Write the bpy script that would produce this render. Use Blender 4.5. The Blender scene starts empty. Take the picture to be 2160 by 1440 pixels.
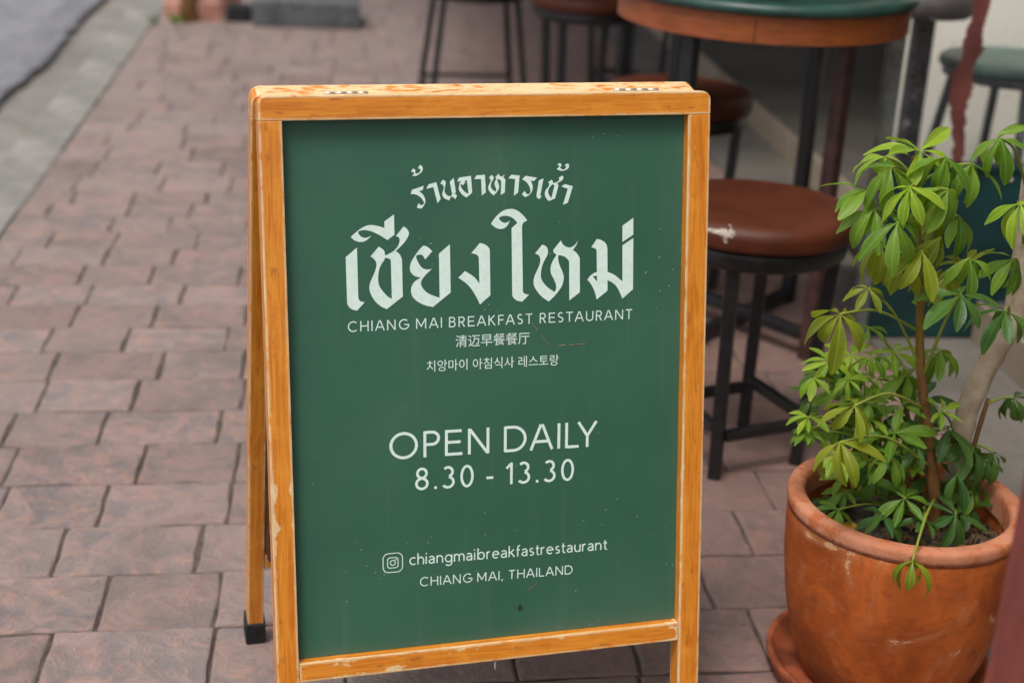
import bpy, bmesh, math, random
from mathutils import Vector, Matrix
from mathutils.geometry import tessellate_polygon
random.seed(11)
SC = bpy.context.scene
COL = SC.collection
R = math.radians

# ------------------------------------------------------------------ camera
CAM_F, CAM_PITCH, CAM_ROLL, CAM_YAW, CAM_H = 3200.1, 0.3705, 0.0506, 0.1157, 1.2   # focal length in photo pixels (2160 wide)
_fw = Vector((math.sin(CAM_YAW)*math.cos(CAM_PITCH), math.cos(CAM_YAW)*math.cos(CAM_PITCH), -math.sin(CAM_PITCH)))
_r0 = Vector((math.cos(CAM_YAW), -math.sin(CAM_YAW), 0)); _u0 = _r0.cross(_fw)
_r = math.cos(CAM_ROLL)*_r0 + math.sin(CAM_ROLL)*_u0
_u = math.cos(CAM_ROLL)*_u0 - math.sin(CAM_ROLL)*_r0
CAM_POS = Vector((0, 0, CAM_H))
cam_d = bpy.data.cameras.new('camera'); cam = bpy.data.objects.new('camera', cam_d); COL.objects.link(cam)
cam.matrix_world = Matrix(((_r.x, _u.x, -_fw.x, 0), (_r.y, _u.y, -_fw.y, 0), (_r.z, _u.z, -_fw.z, CAM_H), (0, 0, 0, 1)))
cam_d.sensor_width = 36.0; cam_d.lens = CAM_F/2160*36
cam_d.clip_start = 0.05; cam_d.clip_end = 2000
cam_d.dof.use_dof = True; cam_d.dof.focus_distance = 1.83; cam_d.dof.aperture_fstop = 3.5
SC.camera = cam

# ------------------------------------------------------------------ sky, sun, exposure (thin overcast)
SUN_EL, SUN_AZ = R(65), R(-142)           # azimuth clockwise from +Y: from behind the camera, street side
world = bpy.data.worlds.new('World'); SC.world = world; world.use_nodes = True
wn = world.node_tree; wn.nodes.clear()
sky = wn.nodes.new('ShaderNodeTexSky'); sky.sky_type = 'NISHITA'; sky.sun_disc = False
sky.sun_elevation = SUN_EL; sky.sun_rotation = SUN_AZ; sky.dust_density = 4.0; sky.air_density = 1.0
hsv = wn.nodes.new('ShaderNodeHueSaturation'); hsv.inputs['Saturation'].default_value = 0.28
bg = wn.nodes.new('ShaderNodeBackground'); bg.inputs['Strength'].default_value = 0.12
wo = wn.nodes.new('ShaderNodeOutputWorld')
wn.links.new(sky.outputs[0], hsv.inputs['Color']); wn.links.new(hsv.outputs[0], bg.inputs['Color']); wn.links.new(bg.outputs[0], wo.inputs['Surface'])
sun_d = bpy.data.lights.new('sun', 'SUN'); sun_d.energy = 1.15; sun_d.angle = R(18); sun_d.color = (1.0, 0.96, 0.9)
sun = bpy.data.objects.new('sun', sun_d); COL.objects.link(sun)
_sd = Vector((math.sin(SUN_AZ)*math.cos(SUN_EL), math.cos(SUN_AZ)*math.cos(SUN_EL), math.sin(SUN_EL)))
sun.rotation_euler = _sd.to_track_quat('Z', 'Y').to_euler(); sun.location = _sd*20
SC.view_settings.view_transform = 'Standard'; SC.view_settings.look = 'None'
SC.view_settings.gamma = 1.0; SC.view_settings.use_curve_mapping = False
SC.view_settings.exposure = 0.7

# ------------------------------------------------------------------ pixel helpers (a photo pixel gives a direction; a plane gives the distance)
def ray(x, y): return _fw*CAM_F + _r*(x-1080) - _u*(y-720)
def PZ(x, y, z=0.0):
    d = ray(x, y); return CAM_POS + d*((z-CAM_H)/d.z)
def PY(x, y, Y):
    d = ray(x, y); return CAM_POS + d*(Y/d.y)
def PP(x, y, o, n):
    d = ray(x, y); return CAM_POS + d*((o-CAM_POS).dot(n)/d.dot(n))

# ------------------------------------------------------------------ object helpers
def lin(c):
    return tuple(((v/255)/12.92 if v/255 <= .04045 else ((v/255+.055)/1.055)**2.4) for v in c) + (1.0,)
def new_mesh(name, verts, faces, smooth=False):
    m = bpy.data.meshes.new(name); m.from_pydata([tuple(v) for v in verts], [], faces); m.update()
    if smooth:
        for p in m.polygons: p.use_smooth = True
    return m
def bm_mesh(name, bm, smooth=False):
    bmesh.ops.recalc_face_normals(bm, faces=bm.faces)
    m = bpy.data.meshes.new(name); bm.to_mesh(m); bm.free()
    if smooth:
        for p in m.polygons: p.use_smooth = True
    return m
def obj(name, mesh, mat=None, parent=None, M=None):
    o = bpy.data.objects.new(name, mesh); COL.objects.link(o)
    if mat is not None and mesh is not None and len(mesh.materials) == 0: mesh.materials.append(mat)
    if parent is not None: o.parent = parent
    if M is not None: o.matrix_basis = M
    return o
def empty(name, loc=(0, 0, 0), rz=0.0):
    o = bpy.data.objects.new(name, None); COL.objects.link(o); o.location = loc; o.rotation_euler = (0, 0, rz)
    o.empty_display_size = 0.05
    return o
def tag(o, label, cat, group=None):
    o['label'] = label; o['category'] = cat
    if group: o['group'] = group
    return o
def struct(o): o['kind'] = 'structure'; return o
def copy_tree(o, parent=None):
    c = o.copy(); COL.objects.link(c); c.parent = parent
    for ch in list(o.children): copy_tree(ch, c)
    return c
def box_bm(lo, hi, bev=0.0, seg=2):
    bm = bmesh.new(); bmesh.ops.create_cube(bm, size=1)
    for v in bm.verts:
        v.co = Vector(((lo[i]+hi[i])/2 + v.co[i]*(hi[i]-lo[i]) for i in range(3)))
    if bev: bmesh.ops.bevel(bm, geom=bm.edges[:], offset=bev, segments=seg, profile=.6, affect='EDGES')
    return bm
def box(name, lo, hi, mat, parent=None, bev=0.0, seg=2, M=None):
    return obj(name, bm_mesh(name, box_bm(lo, hi, bev, seg)), mat, parent, M)
def tube_mesh(name, pts, radii, n=8, caps=True, square=False, twist=0.0):
    pts = [Vector(p) for p in pts]; V = []; F = []
    up = None
    for i, p in enumerate(pts):
        t = (pts[min(i+1, len(pts)-1)] - pts[max(i-1, 0)]).normalized()
        if up is None:
            a = Vector((0, 0, 1)) if abs(t.z) < .8 else Vector((1, 0, 0))
            up = (a - t*a.dot(t)).normalized()
        else: up = (up - t*up.dot(t)).normalized()
        s = t.cross(up); r = radii[i] if isinstance(radii, (list, tuple)) else radii
        for k in range(n):
            a = 2*math.pi*(k+.5)/n + twist
            V.append(p + (up*math.cos(a) + s*math.sin(a))*r*(1.4142 if square else 1))
    for i in range(len(pts)-1):
        for k in range(n):
            F.append((i*n+k, i*n+(k+1) % n, (i+1)*n+(k+1) % n, (i+1)*n+k))
    if caps: F.append(tuple(range(n-1, -1, -1))); F.append(tuple((len(pts)-1)*n+k for k in range(n)))
    return new_mesh(name, V, F, smooth=not square)
def bar_mesh(name, a, b, w, h=None):
    """square metal tube from a to b with eased edges"""
    a, b = Vector(a), Vector(b); h = h or w; L = (b-a).length
    bm = box_bm((-w/2, -h/2, 0), (w/2, h/2, L), min(w, h)*.14, 2)
    q = (b-a).to_track_quat('Z', 'Y').to_matrix().to_4x4()
    bmesh.ops.transform(bm, matrix=Matrix.Translation(a) @ q, verts=bm.verts)
    return bm_mesh(name, bm)
def lathe_mesh(name, prof, n=48, wob=0.0, close_top=False, close_bot=False):
    V = []; F = []
    for (r, z) in prof:
        for k in range(n):
            a = 2*math.pi*k/n; q = r*(1 + wob*math.sin(3*a+z*20)) 
            V.append((q*math.cos(a), q*math.sin(a), z))
    m = len(prof)
    for i in range(m-1):
        for k in range(n): F.append((i*n+k, i*n+(k+1) % n, (i+1)*n+(k+1) % n, (i+1)*n+k))
    if close_bot: F.append(tuple(range(n-1, -1, -1)))
    if close_top: F.append(tuple((m-1)*n+k for k in range(n)))
    return new_mesh(name, V, F, smooth=True)

# ------------------------------------------------------------------ materials
class NT:
    def __init__(s, name):
        s.m = bpy.data.materials.new(name); s.m.use_nodes = True; s.t = s.m.node_tree; s.t.nodes.clear()
        s.out = s.t.nodes.new('ShaderNodeOutputMaterial'); s.b = s.t.nodes.new('ShaderNodeBsdfPrincipled')
        s.t.links.new(s.b.outputs[0], s.out.inputs['Surface'])
        s.tc = s.t.nodes.new('ShaderNodeTexCoord')
    def put(s, sock, v):
        if isinstance(v, bpy.types.NodeSocket): s.t.links.new(v, sock)
        else: sock.default_value = v
    def noise(s, scale, detail=4, rough=.55, vec=None, dist=0.0, w=None):
        n = s.t.nodes.new('ShaderNodeTexNoise')
        if w is not None: n.noise_dimensions = '4D'; s.put(n.inputs['W'], w)
        n.inputs['Scale'].default_value = scale; n.inputs['Detail'].default_value = detail
        n.inputs['Roughness'].default_value = rough; n.inputs['Distortion'].default_value = dist
        s.t.links.new(vec if vec is not None else s.tc.outputs['Object'], n.inputs['Vector'])
        return n.outputs['Fac']
    def vor(s, scale, vec=None, feature='F1'):
        n = s.t.nodes.new('ShaderNodeTexVoronoi'); n.feature = feature; n.inputs['Scale'].default_value = scale
        s.t.links.new(vec if vec is not None else s.tc.outputs['Object'], n.inputs['Vector']); return n.outputs['Distance']
    def mapv(s, scale=(1, 1, 1), loc=(0, 0, 0), src=None):
        n = s.t.nodes.new('ShaderNodeMapping'); n.inputs['Scale'].default_value = scale; n.inputs['Location'].default_value = loc
        s.t.links.new(src or s.tc.outputs['Object'], n.inputs['Vector']); return n.outputs[0]
    def math(s, op, a, b=0.0, clamp=False):
        n = s.t.nodes.new('ShaderNodeMath'); n.operation = op; n.use_clamp = clamp
        s.put(n.inputs[0], a); s.put(n.inputs[1], b); return n.outputs[0]
    def ramp(s, fac, a, b):
        n = s.t.nodes.new('ShaderNodeMapRange'); n.interpolation_type = 'SMOOTHSTEP'
        s.put(n.inputs[0], fac); n.inputs[1].default_value = a; n.inputs[2].default_value = b; return n.outputs[0]
    def mix(s, fac, a, b, mode='MIX'):
        n = s.t.nodes.new('ShaderNodeMix'); n.data_type = 'RGBA'; n.blend_type = mode
        s.put(n.inputs[0], fac); s.put(n.inputs[6], a); s.put(n.inputs[7], b); return n.outputs[2]
    def rnd(s):
        n = s.t.nodes.new('ShaderNodeObjectInfo'); return n.outputs['Random']
    def bump(s, h, strength=.3, dist=.002):
        n = s.t.nodes.new('ShaderNodeBump'); n.inputs['Strength'].default_value = strength; n.inputs['Distance'].default_value = dist
        s.put(n.inputs['Height'], h); s.t.links.new(n.outputs[0], s.b.inputs['Normal'])
    def done(s, col, rough=.6, spec=.5, metal=0.0):
        s.put(s.b.inputs['Base Color'], col); s.put(s.b.inputs['Roughness'], rough)
        s.put(s.b.inputs['Specular IOR Level'], spec); s.put(s.b.inputs['Metallic'], metal); return s.m

def mat_simple(name, col, rough=.6, spec=.5, metal=0.0, var=.15, scale=40, bump=.1, bd=.001):
    t = NT(name); n = t.noise(scale, 5); k = t.math('MULTIPLY', n, 1.0)
    dark = tuple(c*(1-var*1.6) for c in col[:3])+(1,); lite = tuple(min(1, c*(1+var)) for c in col[:3])+(1,)
    if bump: t.bump(n, bump, bd)
    return t.done(t.mix(t.ramp(k, .3, .7), dark, lite), rough, spec, metal)

def mat_wood(name, half, axis, seed, wear=1.0, top=0.0):
    """orange varnished timber; pale bare wood where the varnish has worn off along the arrises"""
    t = NT(name)
    half = [h_+(.2 if i_ == axis == 2 else 0) for i_, h_ in enumerate(half)]
    sep = t.t.nodes.new('ShaderNodeSeparateXYZ'); t.t.links.new(t.tc.outputs['Object'], sep.inputs[0])
    d = [t.math('SUBTRACT', half[i], t.math('ABSOLUTE', sep.outputs[i])) for i in range(3)]
    d2 = t.math('MAXIMUM', t.math('MINIMUM', d[0], d[1]), t.math('MINIMUM', t.math('MAXIMUM', d[0], d[1]), d[2]))
    sc = [26, 26, 26]; sc[axis] = 1.6
    g = t.mapv(tuple(sc), (seed*3.1, seed*1.7, seed*.9))
    off = t.mapv((1, 1, 1), (seed*2.3, seed*5.1, seed))
    grain = t.noise(5.5, 8, .68, g, 1.2)
    fine = t.noise(26, 4, .6, g)
    blot = t.noise(22, 5, .62, off, .8)
    c = t.mix(t.ramp(grain, .32, .68), lin((190, 106, 20)), lin((220, 140, 40)))
    c = t.mix(t.math('MULTIPLY', t.ramp(blot, .45, .75), .45), c, lin((234, 156, 62)))
    c = t.mix(t.math('MULTIPLY', t.ramp(fine, .55, .8), .25), c, lin((150, 78, 18)))
    sc2 = [90, 90, 90]; sc2[axis] = 34
    dents = t.noise(1.0, 3, .5, t.mapv(tuple(sc2), (seed, seed*2, 7)))
    c = t.mix(t.math('MULTIPLY', t.ramp(dents, .63, .72), .45), c, lin((128, 70, 34)))
    # bare-wood wear
    s3 = [130, 130, 130]; s3[axis] = 48
    n1 = t.noise(1.0, 6, .65, t.mapv(tuple(s3), (seed*7, 3, seed)))
    n2 = t.noise(7, 3, .55, off)
    wv = t.math('ADD', t.math('MULTIPLY', n1, .55), t.math('MULTIPLY', n2, .75))
    reach = t.math('MULTIPLY', t.math('SUBTRACT', wv, .685), .05*wear)
    m = t.math('DIVIDE', t.math('SUBTRACT', t.math('ADD', reach, t.math('MULTIPLY', t.math('SUBTRACT', fine, .5), .005)), d2), .0014, clamp=True)
    edge = t.math('MULTIPLY', t.ramp(t.math('SUBTRACT', d2, t.math('MULTIPLY', t.math('SUBTRACT', fine, .5), .004)), .0040, .0012), t.ramp(t.math('ADD', t.math('MULTIPLY', n1, .6), t.math('MULTIPLY', n2, .4)), .37, .50))
    m = t.math('MAXIMUM', m, t.math('MULTIPLY', edge, .85))
    if top:   # upper end face scraped nearly bare
        up = t.math('GREATER_THAN', sep.outputs[2], half[2]-.0016)
        m = t.math('MAXIMUM', m, t.math('MULTIPLY', up, t.ramp(t.math('ADD', n1, t.math('MULTIPLY', n2, .4)), .72-top*.3, .86-top*.3)))
    pale = t.mix(t.ramp(fine, .4, .7), lin((226, 196, 150)), lin((198, 160, 112)))
    c = t.mix(m, c, pale)
    t.bump(t.math('SUBTRACT', t.math('MULTIPLY', fine, .3), t.math('MULTIPLY', m, .5)), .2, .0004)
    t.put(t.b.inputs['Coat Weight'], t.math('MULTIPLY', t.math('SUBTRACT', 1.0, m), .25)); t.b.inputs['Coat Roughness'].default_value = .3
    return t.done(c, t.math('ADD', .42, t.math('MULTIPLY', m, .4)), .4)

def mat_paver():
    t = NT('stamped_paver'); r = t.rnd(); gx0_ = t.t.nodes.new('ShaderNodeNewGeometry')
    wv = t.tc.outputs['Object']
    add = t.t.nodes.new('ShaderNodeVectorMath'); add.operation = 'ADD'
    cmb = t.t.nodes.new('ShaderNodeCombineXYZ'); t.put(cmb.inputs[0], t.math('MULTIPLY', r, 37.0)); t.put(cmb.inputs[1], t.math('MULTIPLY', r, 91.0))
    t.t.links.new(wv, add.inputs[0]); t.t.links.new(cmb.outputs[0], add.inputs[1]); v = add.outputs[0]
    big = t.noise(9, 6, .65, v, 1.2); mid = t.noise(30, 7, .66, v, .9); fine = t.noise(180, 4, .6, v)
    c = t.mix(t.ramp(big, .36, .62), lin((110, 101, 100)), lin((146, 122, 114)))
    c = t.mix(t.math('MULTIPLY', t.ramp(mid, .5, .68), .62), c, lin((174, 128, 110)))
    c = t.mix(t.math('MULTIPLY', t.ramp(mid, .47, .3), .62), c, lin((92, 86, 88)))
    c = t.mix(t.math('MULTIPLY', t.ramp(r, .0, 1.0), .45), c, lin((112, 92, 84)))
    r2 = t.math('FRACT', t.math('MULTIPLY', r, 17.3)); c = t.mix(t.math('MULTIPLY', r2, .26), c, lin((160, 146, 142)))
    stn = t.noise(4.5, 3, .5, gx0_.outputs['Position'], .6); c = t.mix(t.math('MULTIPLY', t.ramp(stn, .55, .72), .35), c, lin((88, 80, 78)))
    c = t.mix(t.math('MULTIPLY', t.ramp(fine, .6, .8), .25), c, lin((178, 164, 156)))
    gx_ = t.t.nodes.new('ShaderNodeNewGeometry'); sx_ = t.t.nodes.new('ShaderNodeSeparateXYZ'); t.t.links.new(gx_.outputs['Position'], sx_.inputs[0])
    c = t.mix(t.math('MULTIPLY', t.ramp(t.math('ADD', sx_.outputs[0], t.math('MULTIPLY', mid, .2)), .35, .8), .5), c, lin((108, 74, 62)))   # redder stones towards the shop, darkened to paint in the shade there
    spk = t.noise(60, 2, .5, v); c = t.mix(t.math('MULTIPLY', t.ramp(spk, .73, .78), .5), c, lin((210, 204, 198)))
    h = t.math('ADD', t.math('MULTIPLY', big, 1.4), t.math('ADD', t.math('MULTIPLY', mid, 1.0), t.math('MULTIPLY', fine, .2)))
    t.bump(h, .7, .008)
    return t.done(c, t.math('ADD', .5, t.math('MULTIPLY', mid, .25)), .4)

def mat_ground(name, c1, c2, scale=9, bump=.5, bd=.004, rough=.8, speck=None):
    t = NT(name); a = t.noise(scale, 7, .62, None, .4); f = t.noise(scale*22, 3, .6); g = t.noise(scale*.22, 3)
    c = t.mix(t.ramp(t.math('ADD', t.math('MULTIPLY', a, .6), t.math('MULTIPLY', g, .4)), .35, .65), c1, c2)
    c = t.mix(t.math('MULTIPLY', t.ramp(f, .55, .8), .3), c, speck or tuple(min(1, x*1.6) for x in c2[:3])+(1,))
    t.bump(t.math('ADD', a, t.math('MULTIPLY', f, .3)), bump, bd)
    return t.done(c, rough, .3)

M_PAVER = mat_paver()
M_JOINT = mat_ground('joint_dirt', lin((58, 51, 47)), lin((96, 85, 76)), 50)
M_KERB = mat_ground('kerb_concrete', lin((112, 109, 104)), lin((154, 151, 144)), 3.5)
M_GUTTER = mat_ground('gutter_concrete', lin((112, 106, 102)), lin((136, 130, 124)), 5)
M_ASPH = mat_ground('asphalt', lin((104, 103, 108)), lin((132, 131, 136)), 14, .7)
M_DARKASPH = mat_ground('asphalt_edge', lin((96, 95, 99)), lin((126, 125, 130)), 20, .8)
M_CONC = mat_ground('worn_concrete', lin((84, 80, 76)), lin((108, 102, 94)), 4)
M_CONCD = mat_ground('floor_concrete', lin((70, 66, 62)), lin((96, 90, 82)), 3)
M_RISER = mat_ground('riser_render', lin((128, 114, 98)), lin((148, 134, 116)), 6)
M_BLACK = mat_simple('black_metal', lin((26, 26, 28)), .38, .5, 0, .3, 60, .08)
M_GREY = mat_simple('grey_metal', lin((92, 98, 102)), .4, .5, .3, .2, 60, .08)
M_RUB = mat_simple('black_rubber', lin((36, 36, 38)), .75, .3, 0, .3, 80, .2)
M_BROWNMETAL = mat_simple('brown_metal', lin((66, 40, 36)), .45, .5, 0, .35, 25, .1)

# ------------------------------------------------------------------ setting: ground, road, gutter, kerb, pavement
def sheet(name, x0, x1, y0, y1, z, mat, nx=1, ny=1):
    V = [(x0+(x1-x0)*i/nx, y0+(y1-y0)*j/ny, z) for j in range(ny+1) for i in range(nx+1)]
    F = [(j*(nx+1)+i, j*(nx+1)+i+1, (j+1)*(nx+1)+i+1, (j+1)*(nx+1)+i) for j in range(ny) for i in range(nx)]
    return obj(name, new_mesh(name, V, F), mat)
XK = -0.872                       # kerb line
XA = 1.17                         # pavers meet the concrete apron
XS = 1.42                         # step of the shop floor
struct(sheet('ground', -400, 400, -400, 400, -.30, M_CONC))
struct(sheet('road', -9, -1.30, -30, 120, -.105, M_ASPH))
# ragged asphalt lip over the gutter
V = []; F = []
ys = [i*.05 for i in range(-20, 320)]
xr = 0.0
for y in ys:
    xr = xr*.8 + random.uniform(-.010, .010)
    e = -1.275 + xr + .012*math.sin(y*3.1)
    V += [(-1.46, y, -.103), (e-.02, y, -.078+random.uniform(-.004, .004)), (e, y, -.082), (e+.004, y, -.118)]
for i in range(len(ys)-1):
    for k in range(3): F.append((i*4+k, i*4+k+1, i*4+k+5, i*4+k+4))
struct(obj('asphalt_edge', new_mesh('asphalt_edge', V, F), M_DARKASPH))
struct(sheet('gutter', -1.32, -1.03, -30, 120, -.112, M_GUTTER))
# kerb: cast stones one after another
kerb = empty('kerb', (XK, 0, 0)); struct(kerb)
for k in range(14):
    y0 = 1.55 + k*.62
    bm = box_bm((-.155, 0, -.2), (-.004, .612, -.002), .012, 3)
    for v in bm.verts: v.co.x += random.uniform(-.003, .003)
    obj('kerb_stone', bm_mesh('kerb_stone', bm), M_KERB, kerb, Matrix.Translation((0, y0, random.uniform(-.003, .002))))
for (ya, yb, nm) in ((-30, 1.543, 'kerb_run'), (10.24, 120, 'kerb_run')):
    box(nm, (-.155, ya, -.2), (-.004, yb, -.002), M_KERB, kerb, .01)

pave = box('pavement', (XK, -30, -.25), (XA, 120, -.0042), M_JOINT); struct(pave)
def paver_geo(L, D):
    """irregular stamped stone: wavy outline, eased arris; local origin at its middle, top at z = 0"""
    def side(n, a, b):
        out = []; j = 0
        for i in range(n):
            f = i/n; w = math.sin(f*math.pi)
            j = j*.6 + random.uniform(-1, 1)*.0026
            p = Vector(a).lerp(Vector(b), f); nrm = Vector((b[1]-a[1], a[0]-b[0])).normalized()
            out.append(p + nrm*j*w)
        return out
    g = .0009; x, y = L/2-g, D/2-g
    cs = [(-x+random.uniform(0, .0014), -y+random.uniform(0, .0012)), (x-random.uniform(0, .0014), -y+random.uniform(0, .0012)),
          (x-random.uniform(0, .0014), y-random.uniform(0, .0012)), (-x+random.uniform(0, .0014), y-random.uniform(0, .0012))]
    ring = []
    for i in range(4):
        a, b = cs[i], cs[(i+1) % 4]; n = 8 if i % 2 == 0 else 5
        s = side(n, a, b); c = s[0]; prev = Vector(cs[(i+3) % 4]); nxt = Vector(b)
        s[0] = c + (prev-c).normalized()*.003; s.insert(1, c + (nxt-c).normalized()*.003)
        ring += s
    N = len(ring); V = []; F = []
    lv = ((0, -.0095), (.0008, -.0035), (.0026, -.0008), (.0055, 0))
    for d, z in lv:
        for p in ring:
            q = p - Vector((p.x/x if abs(p.x) > abs(p.y)*x/y*.9 else 0, p.y/y if abs(p.y) > abs(p.x)*y/x*.9 else 0))*d
            V.append((q.x, q.y, z + (random.uniform(-.0004, .0004) if z > -.002 else 0)))
    for l in range(3):
        for i in range(N): F.append((l*N+i, l*N+(i+1) % N, (l+1)*N+(i+1) % N, (l+1)*N+i))
    F.append(tuple(3*N+i for i in range(N)))
    return V, F
# rows and cross joints read off the visible pavement, the rest continued at the same module
row_px = [1327, 1209, 1107, 1017, 934, 863, 797, 737, 686, 638, 596, 556, 520, 485, 454, 426, 400]
row_y = [PZ(250, p).y for p in row_px]
joint_px = [[(218, 1265), (459, 1265)], [(126, 1158), (420, 1158)], [(4, 1062), (218, 1062), (484, 1062)], [(25, 975), (299, 975), (500, 975)],
            [(19, 907), (216, 907), (461, 907)], [(92, 830), (286, 830), (513, 830)], [(115, 766), (342, 766), (514, 766)], [(104, 710), (269, 710), (479, 710)],
            [(161, 661), (328, 661), (522, 661)], [(31, 616), (191, 616), (387, 616)], [(175, 575), (323, 575), (507, 575)], [(38, 537), (226, 537), (371, 537)],
            [(109, 502), (246, 502), (418, 502)], [(57, 468), (238, 468), (361, 468), (524, 468)], [(106, 439), (274, 439), (404, 439)], [(161, 412), (285, 412), (439, 412)]]
rows = []
y = row_y[0]; pre = [[(95, 1385), (447, 1385)]]
rows.append((y-.166, y, [PZ(*q).x for q in pre[0]])); yy = y-.166
for k in range(3): rows.append((yy-.165, yy, [])); yy -= .165
for k in range(len(joint_px)): rows.append((row_y[k], row_y[k+1], [PZ(*q).x for q in joint_px[k]]))
yy = row_y[-1]
while yy < 13: rows.append((yy, yy+.166, [])); yy += .166
stuffV, stuffF = [], []; cand = []
for (ya, yb, js) in rows:
    js = sorted(j for j in js if j > XK+.05)
    if not js: js = [XK + random.uniform(.1, .26)]
    while js[0] > XK+.27: js.insert(0, js[0]-random.uniform(.17, .23))
    while js[-1] < XA-.14: js.append(js[-1]+random.uniform(.165, .262))
    if js[-1] > XA-.05: js[-1] = XA
    else: js.append(XA)
    xs = [XK]+js
    for i in range(len(xs)-1):
        cand.append(((ya+yb)/2, (xs[i]+xs[i+1])/2, xs[i+1]-xs[i], yb-ya))
SHEAR = .045; X0 = -.33      # the courses run a little askew to the kerb
def on_screen(X, Y):
    d = Vector((X, Y, 0))-CAM_POS; z = d.dot(_fw); px = 1080+CAM_F*d.dot(_r)/z; py = 720-CAM_F*d.dot(_u)/z
    return -150 < px < 2300 and -80 < py < 1600
cand = [(c[0]+SHEAR*(c[1]-X0), c[1], c[2], c[3]) for c in cand]
near = [c for c in cand if on_screen(c[1], c[0])][:296]; ns = set(near)
for c in cand:
    V, F = paver_geo(c[2], c[3]); V = [(v[0], v[1]+SHEAR*v[0], v[2]) for v in V]; dz = random.uniform(-.0018, .0016)
    if c in ns:
        M = Matrix.Translation((c[1], c[0], dz)) @ Matrix.Rotation(random.gauss(0, .006), 4, 'Z') @ Matrix.Rotation(random.gauss(0, .003), 4, 'X')
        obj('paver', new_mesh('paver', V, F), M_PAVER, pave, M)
    else:
        b = len(stuffV); stuffV += [(v[0]+c[1], v[1]+c[0], v[2]+dz) for v in V]; stuffF += [tuple(i+b for i in f) for f in F]
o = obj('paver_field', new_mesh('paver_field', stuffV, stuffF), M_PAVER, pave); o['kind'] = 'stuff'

struct(box('concrete_apron', (XA+.004, -30, -.25), (XS-.002, 120, -.004), M_CONC))
stp = struct(box('shop_floor', (XS+.012, -30, -.25), (6, 120, .085), M_CONCD))
rs = box('step_riser', (XS, -30, -.24), (XS+.011, 120, .088), M_RISER, None, .003); struct(rs)

# ------------------------------------------------------------------ the sandwich board
SX, SY, SYAW, TILT, LEG, OW, OH, SW, OV, TH = -.0502, 1.5508, .1711, .1862, .842, .4918, .6503, .0284, .1636, .0285
board = empty('sandwich_board', (SX, SY, 0), SYAW)
tag(board, 'orange wooden A-frame sandwich board with a green panel of white restaurant lettering', 'sign')
st, ct = math.sin(TILT), math.cos(TILT)
# panel frames: columns are (u: across, n: into the board, v: up the leg)
MF = Matrix(((1, 0, 0, 0), (0, ct, st, 0), (0, -st, ct, 0), (0, 0, 0, 1)))
HINGE = Vector((0, st*LEG + ct*TH, ct*LEG - st*TH))
MR = Matrix(((1, 0, 0, 0), (0, ct, -st, HINGE.y + st*LEG), (0, st, ct, HINGE.z - ct*LEG), (0, 0, 0, 1)))
def timber(name, M, u, n, v, axis, seed, wear=1.0, top=0.0, bev=.0013, corner=None):
    lo = (u[0], n[0], v[0]); hi = (u[1], n[1], v[1]); c = Vector([(a+b)/2 for a, b in zip(lo, hi)]); h = [(b-a)/2 for a, b in zip(lo, hi)]
    bm = bmesh.new(); bmesh.ops.create_cube(bm, size=1)
    for q in bm.verts: q.co = Vector((q.co.x*2*h[0], q.co.y*2*h[1], q.co.z*2*h[2]))
    if corner:
        es = [e for e in bm.edges if all(abs(w.co.z-h[2]) < 1e-6 for w in e.verts) and abs(e.verts[0].co.x-e.verts[1].co.x) < 1e-6]
        bmesh.ops.bevel(bm, geom=es, offset=corner, segments=5, profile=.5, affect='EDGES')
        es = [e for e in bm.edges if e.calc_face_angle(0) > .8]
        bmesh.ops.bevel(bm, geom=es, offset=bev, segments=2, profile=.6, affect='EDGES')
    else: bmesh.ops.bevel(bm, geom=bm.edges[:], offset=bev, segments=2, profile=.6, affect='EDGES')
    return obj(name, bm_mesh(name, bm), mat_wood('varnish_'+name, h, axis, seed, wear, top), board, M @ Matrix.Translation(c))
RT = LEG-(OV+OH)
timber('stile', MF, (-.0264, 0), (0, TH), (.012, LEG-RT-.0001), 2, 1, 1.0)
timber('stile', MF, (OW, OW+SW), (0, TH), (.012, LEG-RT-.0001), 2, 2.3, .9)
timber('top_rail', MF, (-.0264, OW+SW), (0, TH), (LEG-RT, LEG), 0, 3.7, .9, .8, .0013, .011)
timber('bottom_rail', MF, (.0004, OW-.0004), (.0015, TH-.001), (OV-.0245, OV), 0, 4.9, 1.75)
timber('rear_stile', MR, (-.0305, -.0085), (0, TH), (.016, LEG-RT-.0004), 2, 6.1, .45)
timber('rear_stile', MR, (OW, OW+SW), (0, TH), (.016, LEG-RT-.0004), 2, 7.2, .45)
timber('rear_top_rail', MR, (-.0305, OW+SW-.002), (.0006, TH), (LEG-RT, LEG), 0, 8.4, 1.0, .45, .0013, .013)
timber('rear_bottom_rail', MR, (-.0081, OW-.0004), (.0015, TH-.001), (OV-.0245, OV), 0, 9.6, .6)
for M, v0 in ((MF, .0062), (MR, .0062)):
    for u, u2 in (((-.0264, 0) if M is MF else (-.0305, -.0085)), (OW, OW+SW)):
        bm = box_bm((u-.003, -.003, v0), (u2+.003, TH+.003, v0+.036), .0025, 2)
        obj('rubber_foot', bm_mesh('rubber_foot', bm), M_RUB, board, M)
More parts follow.
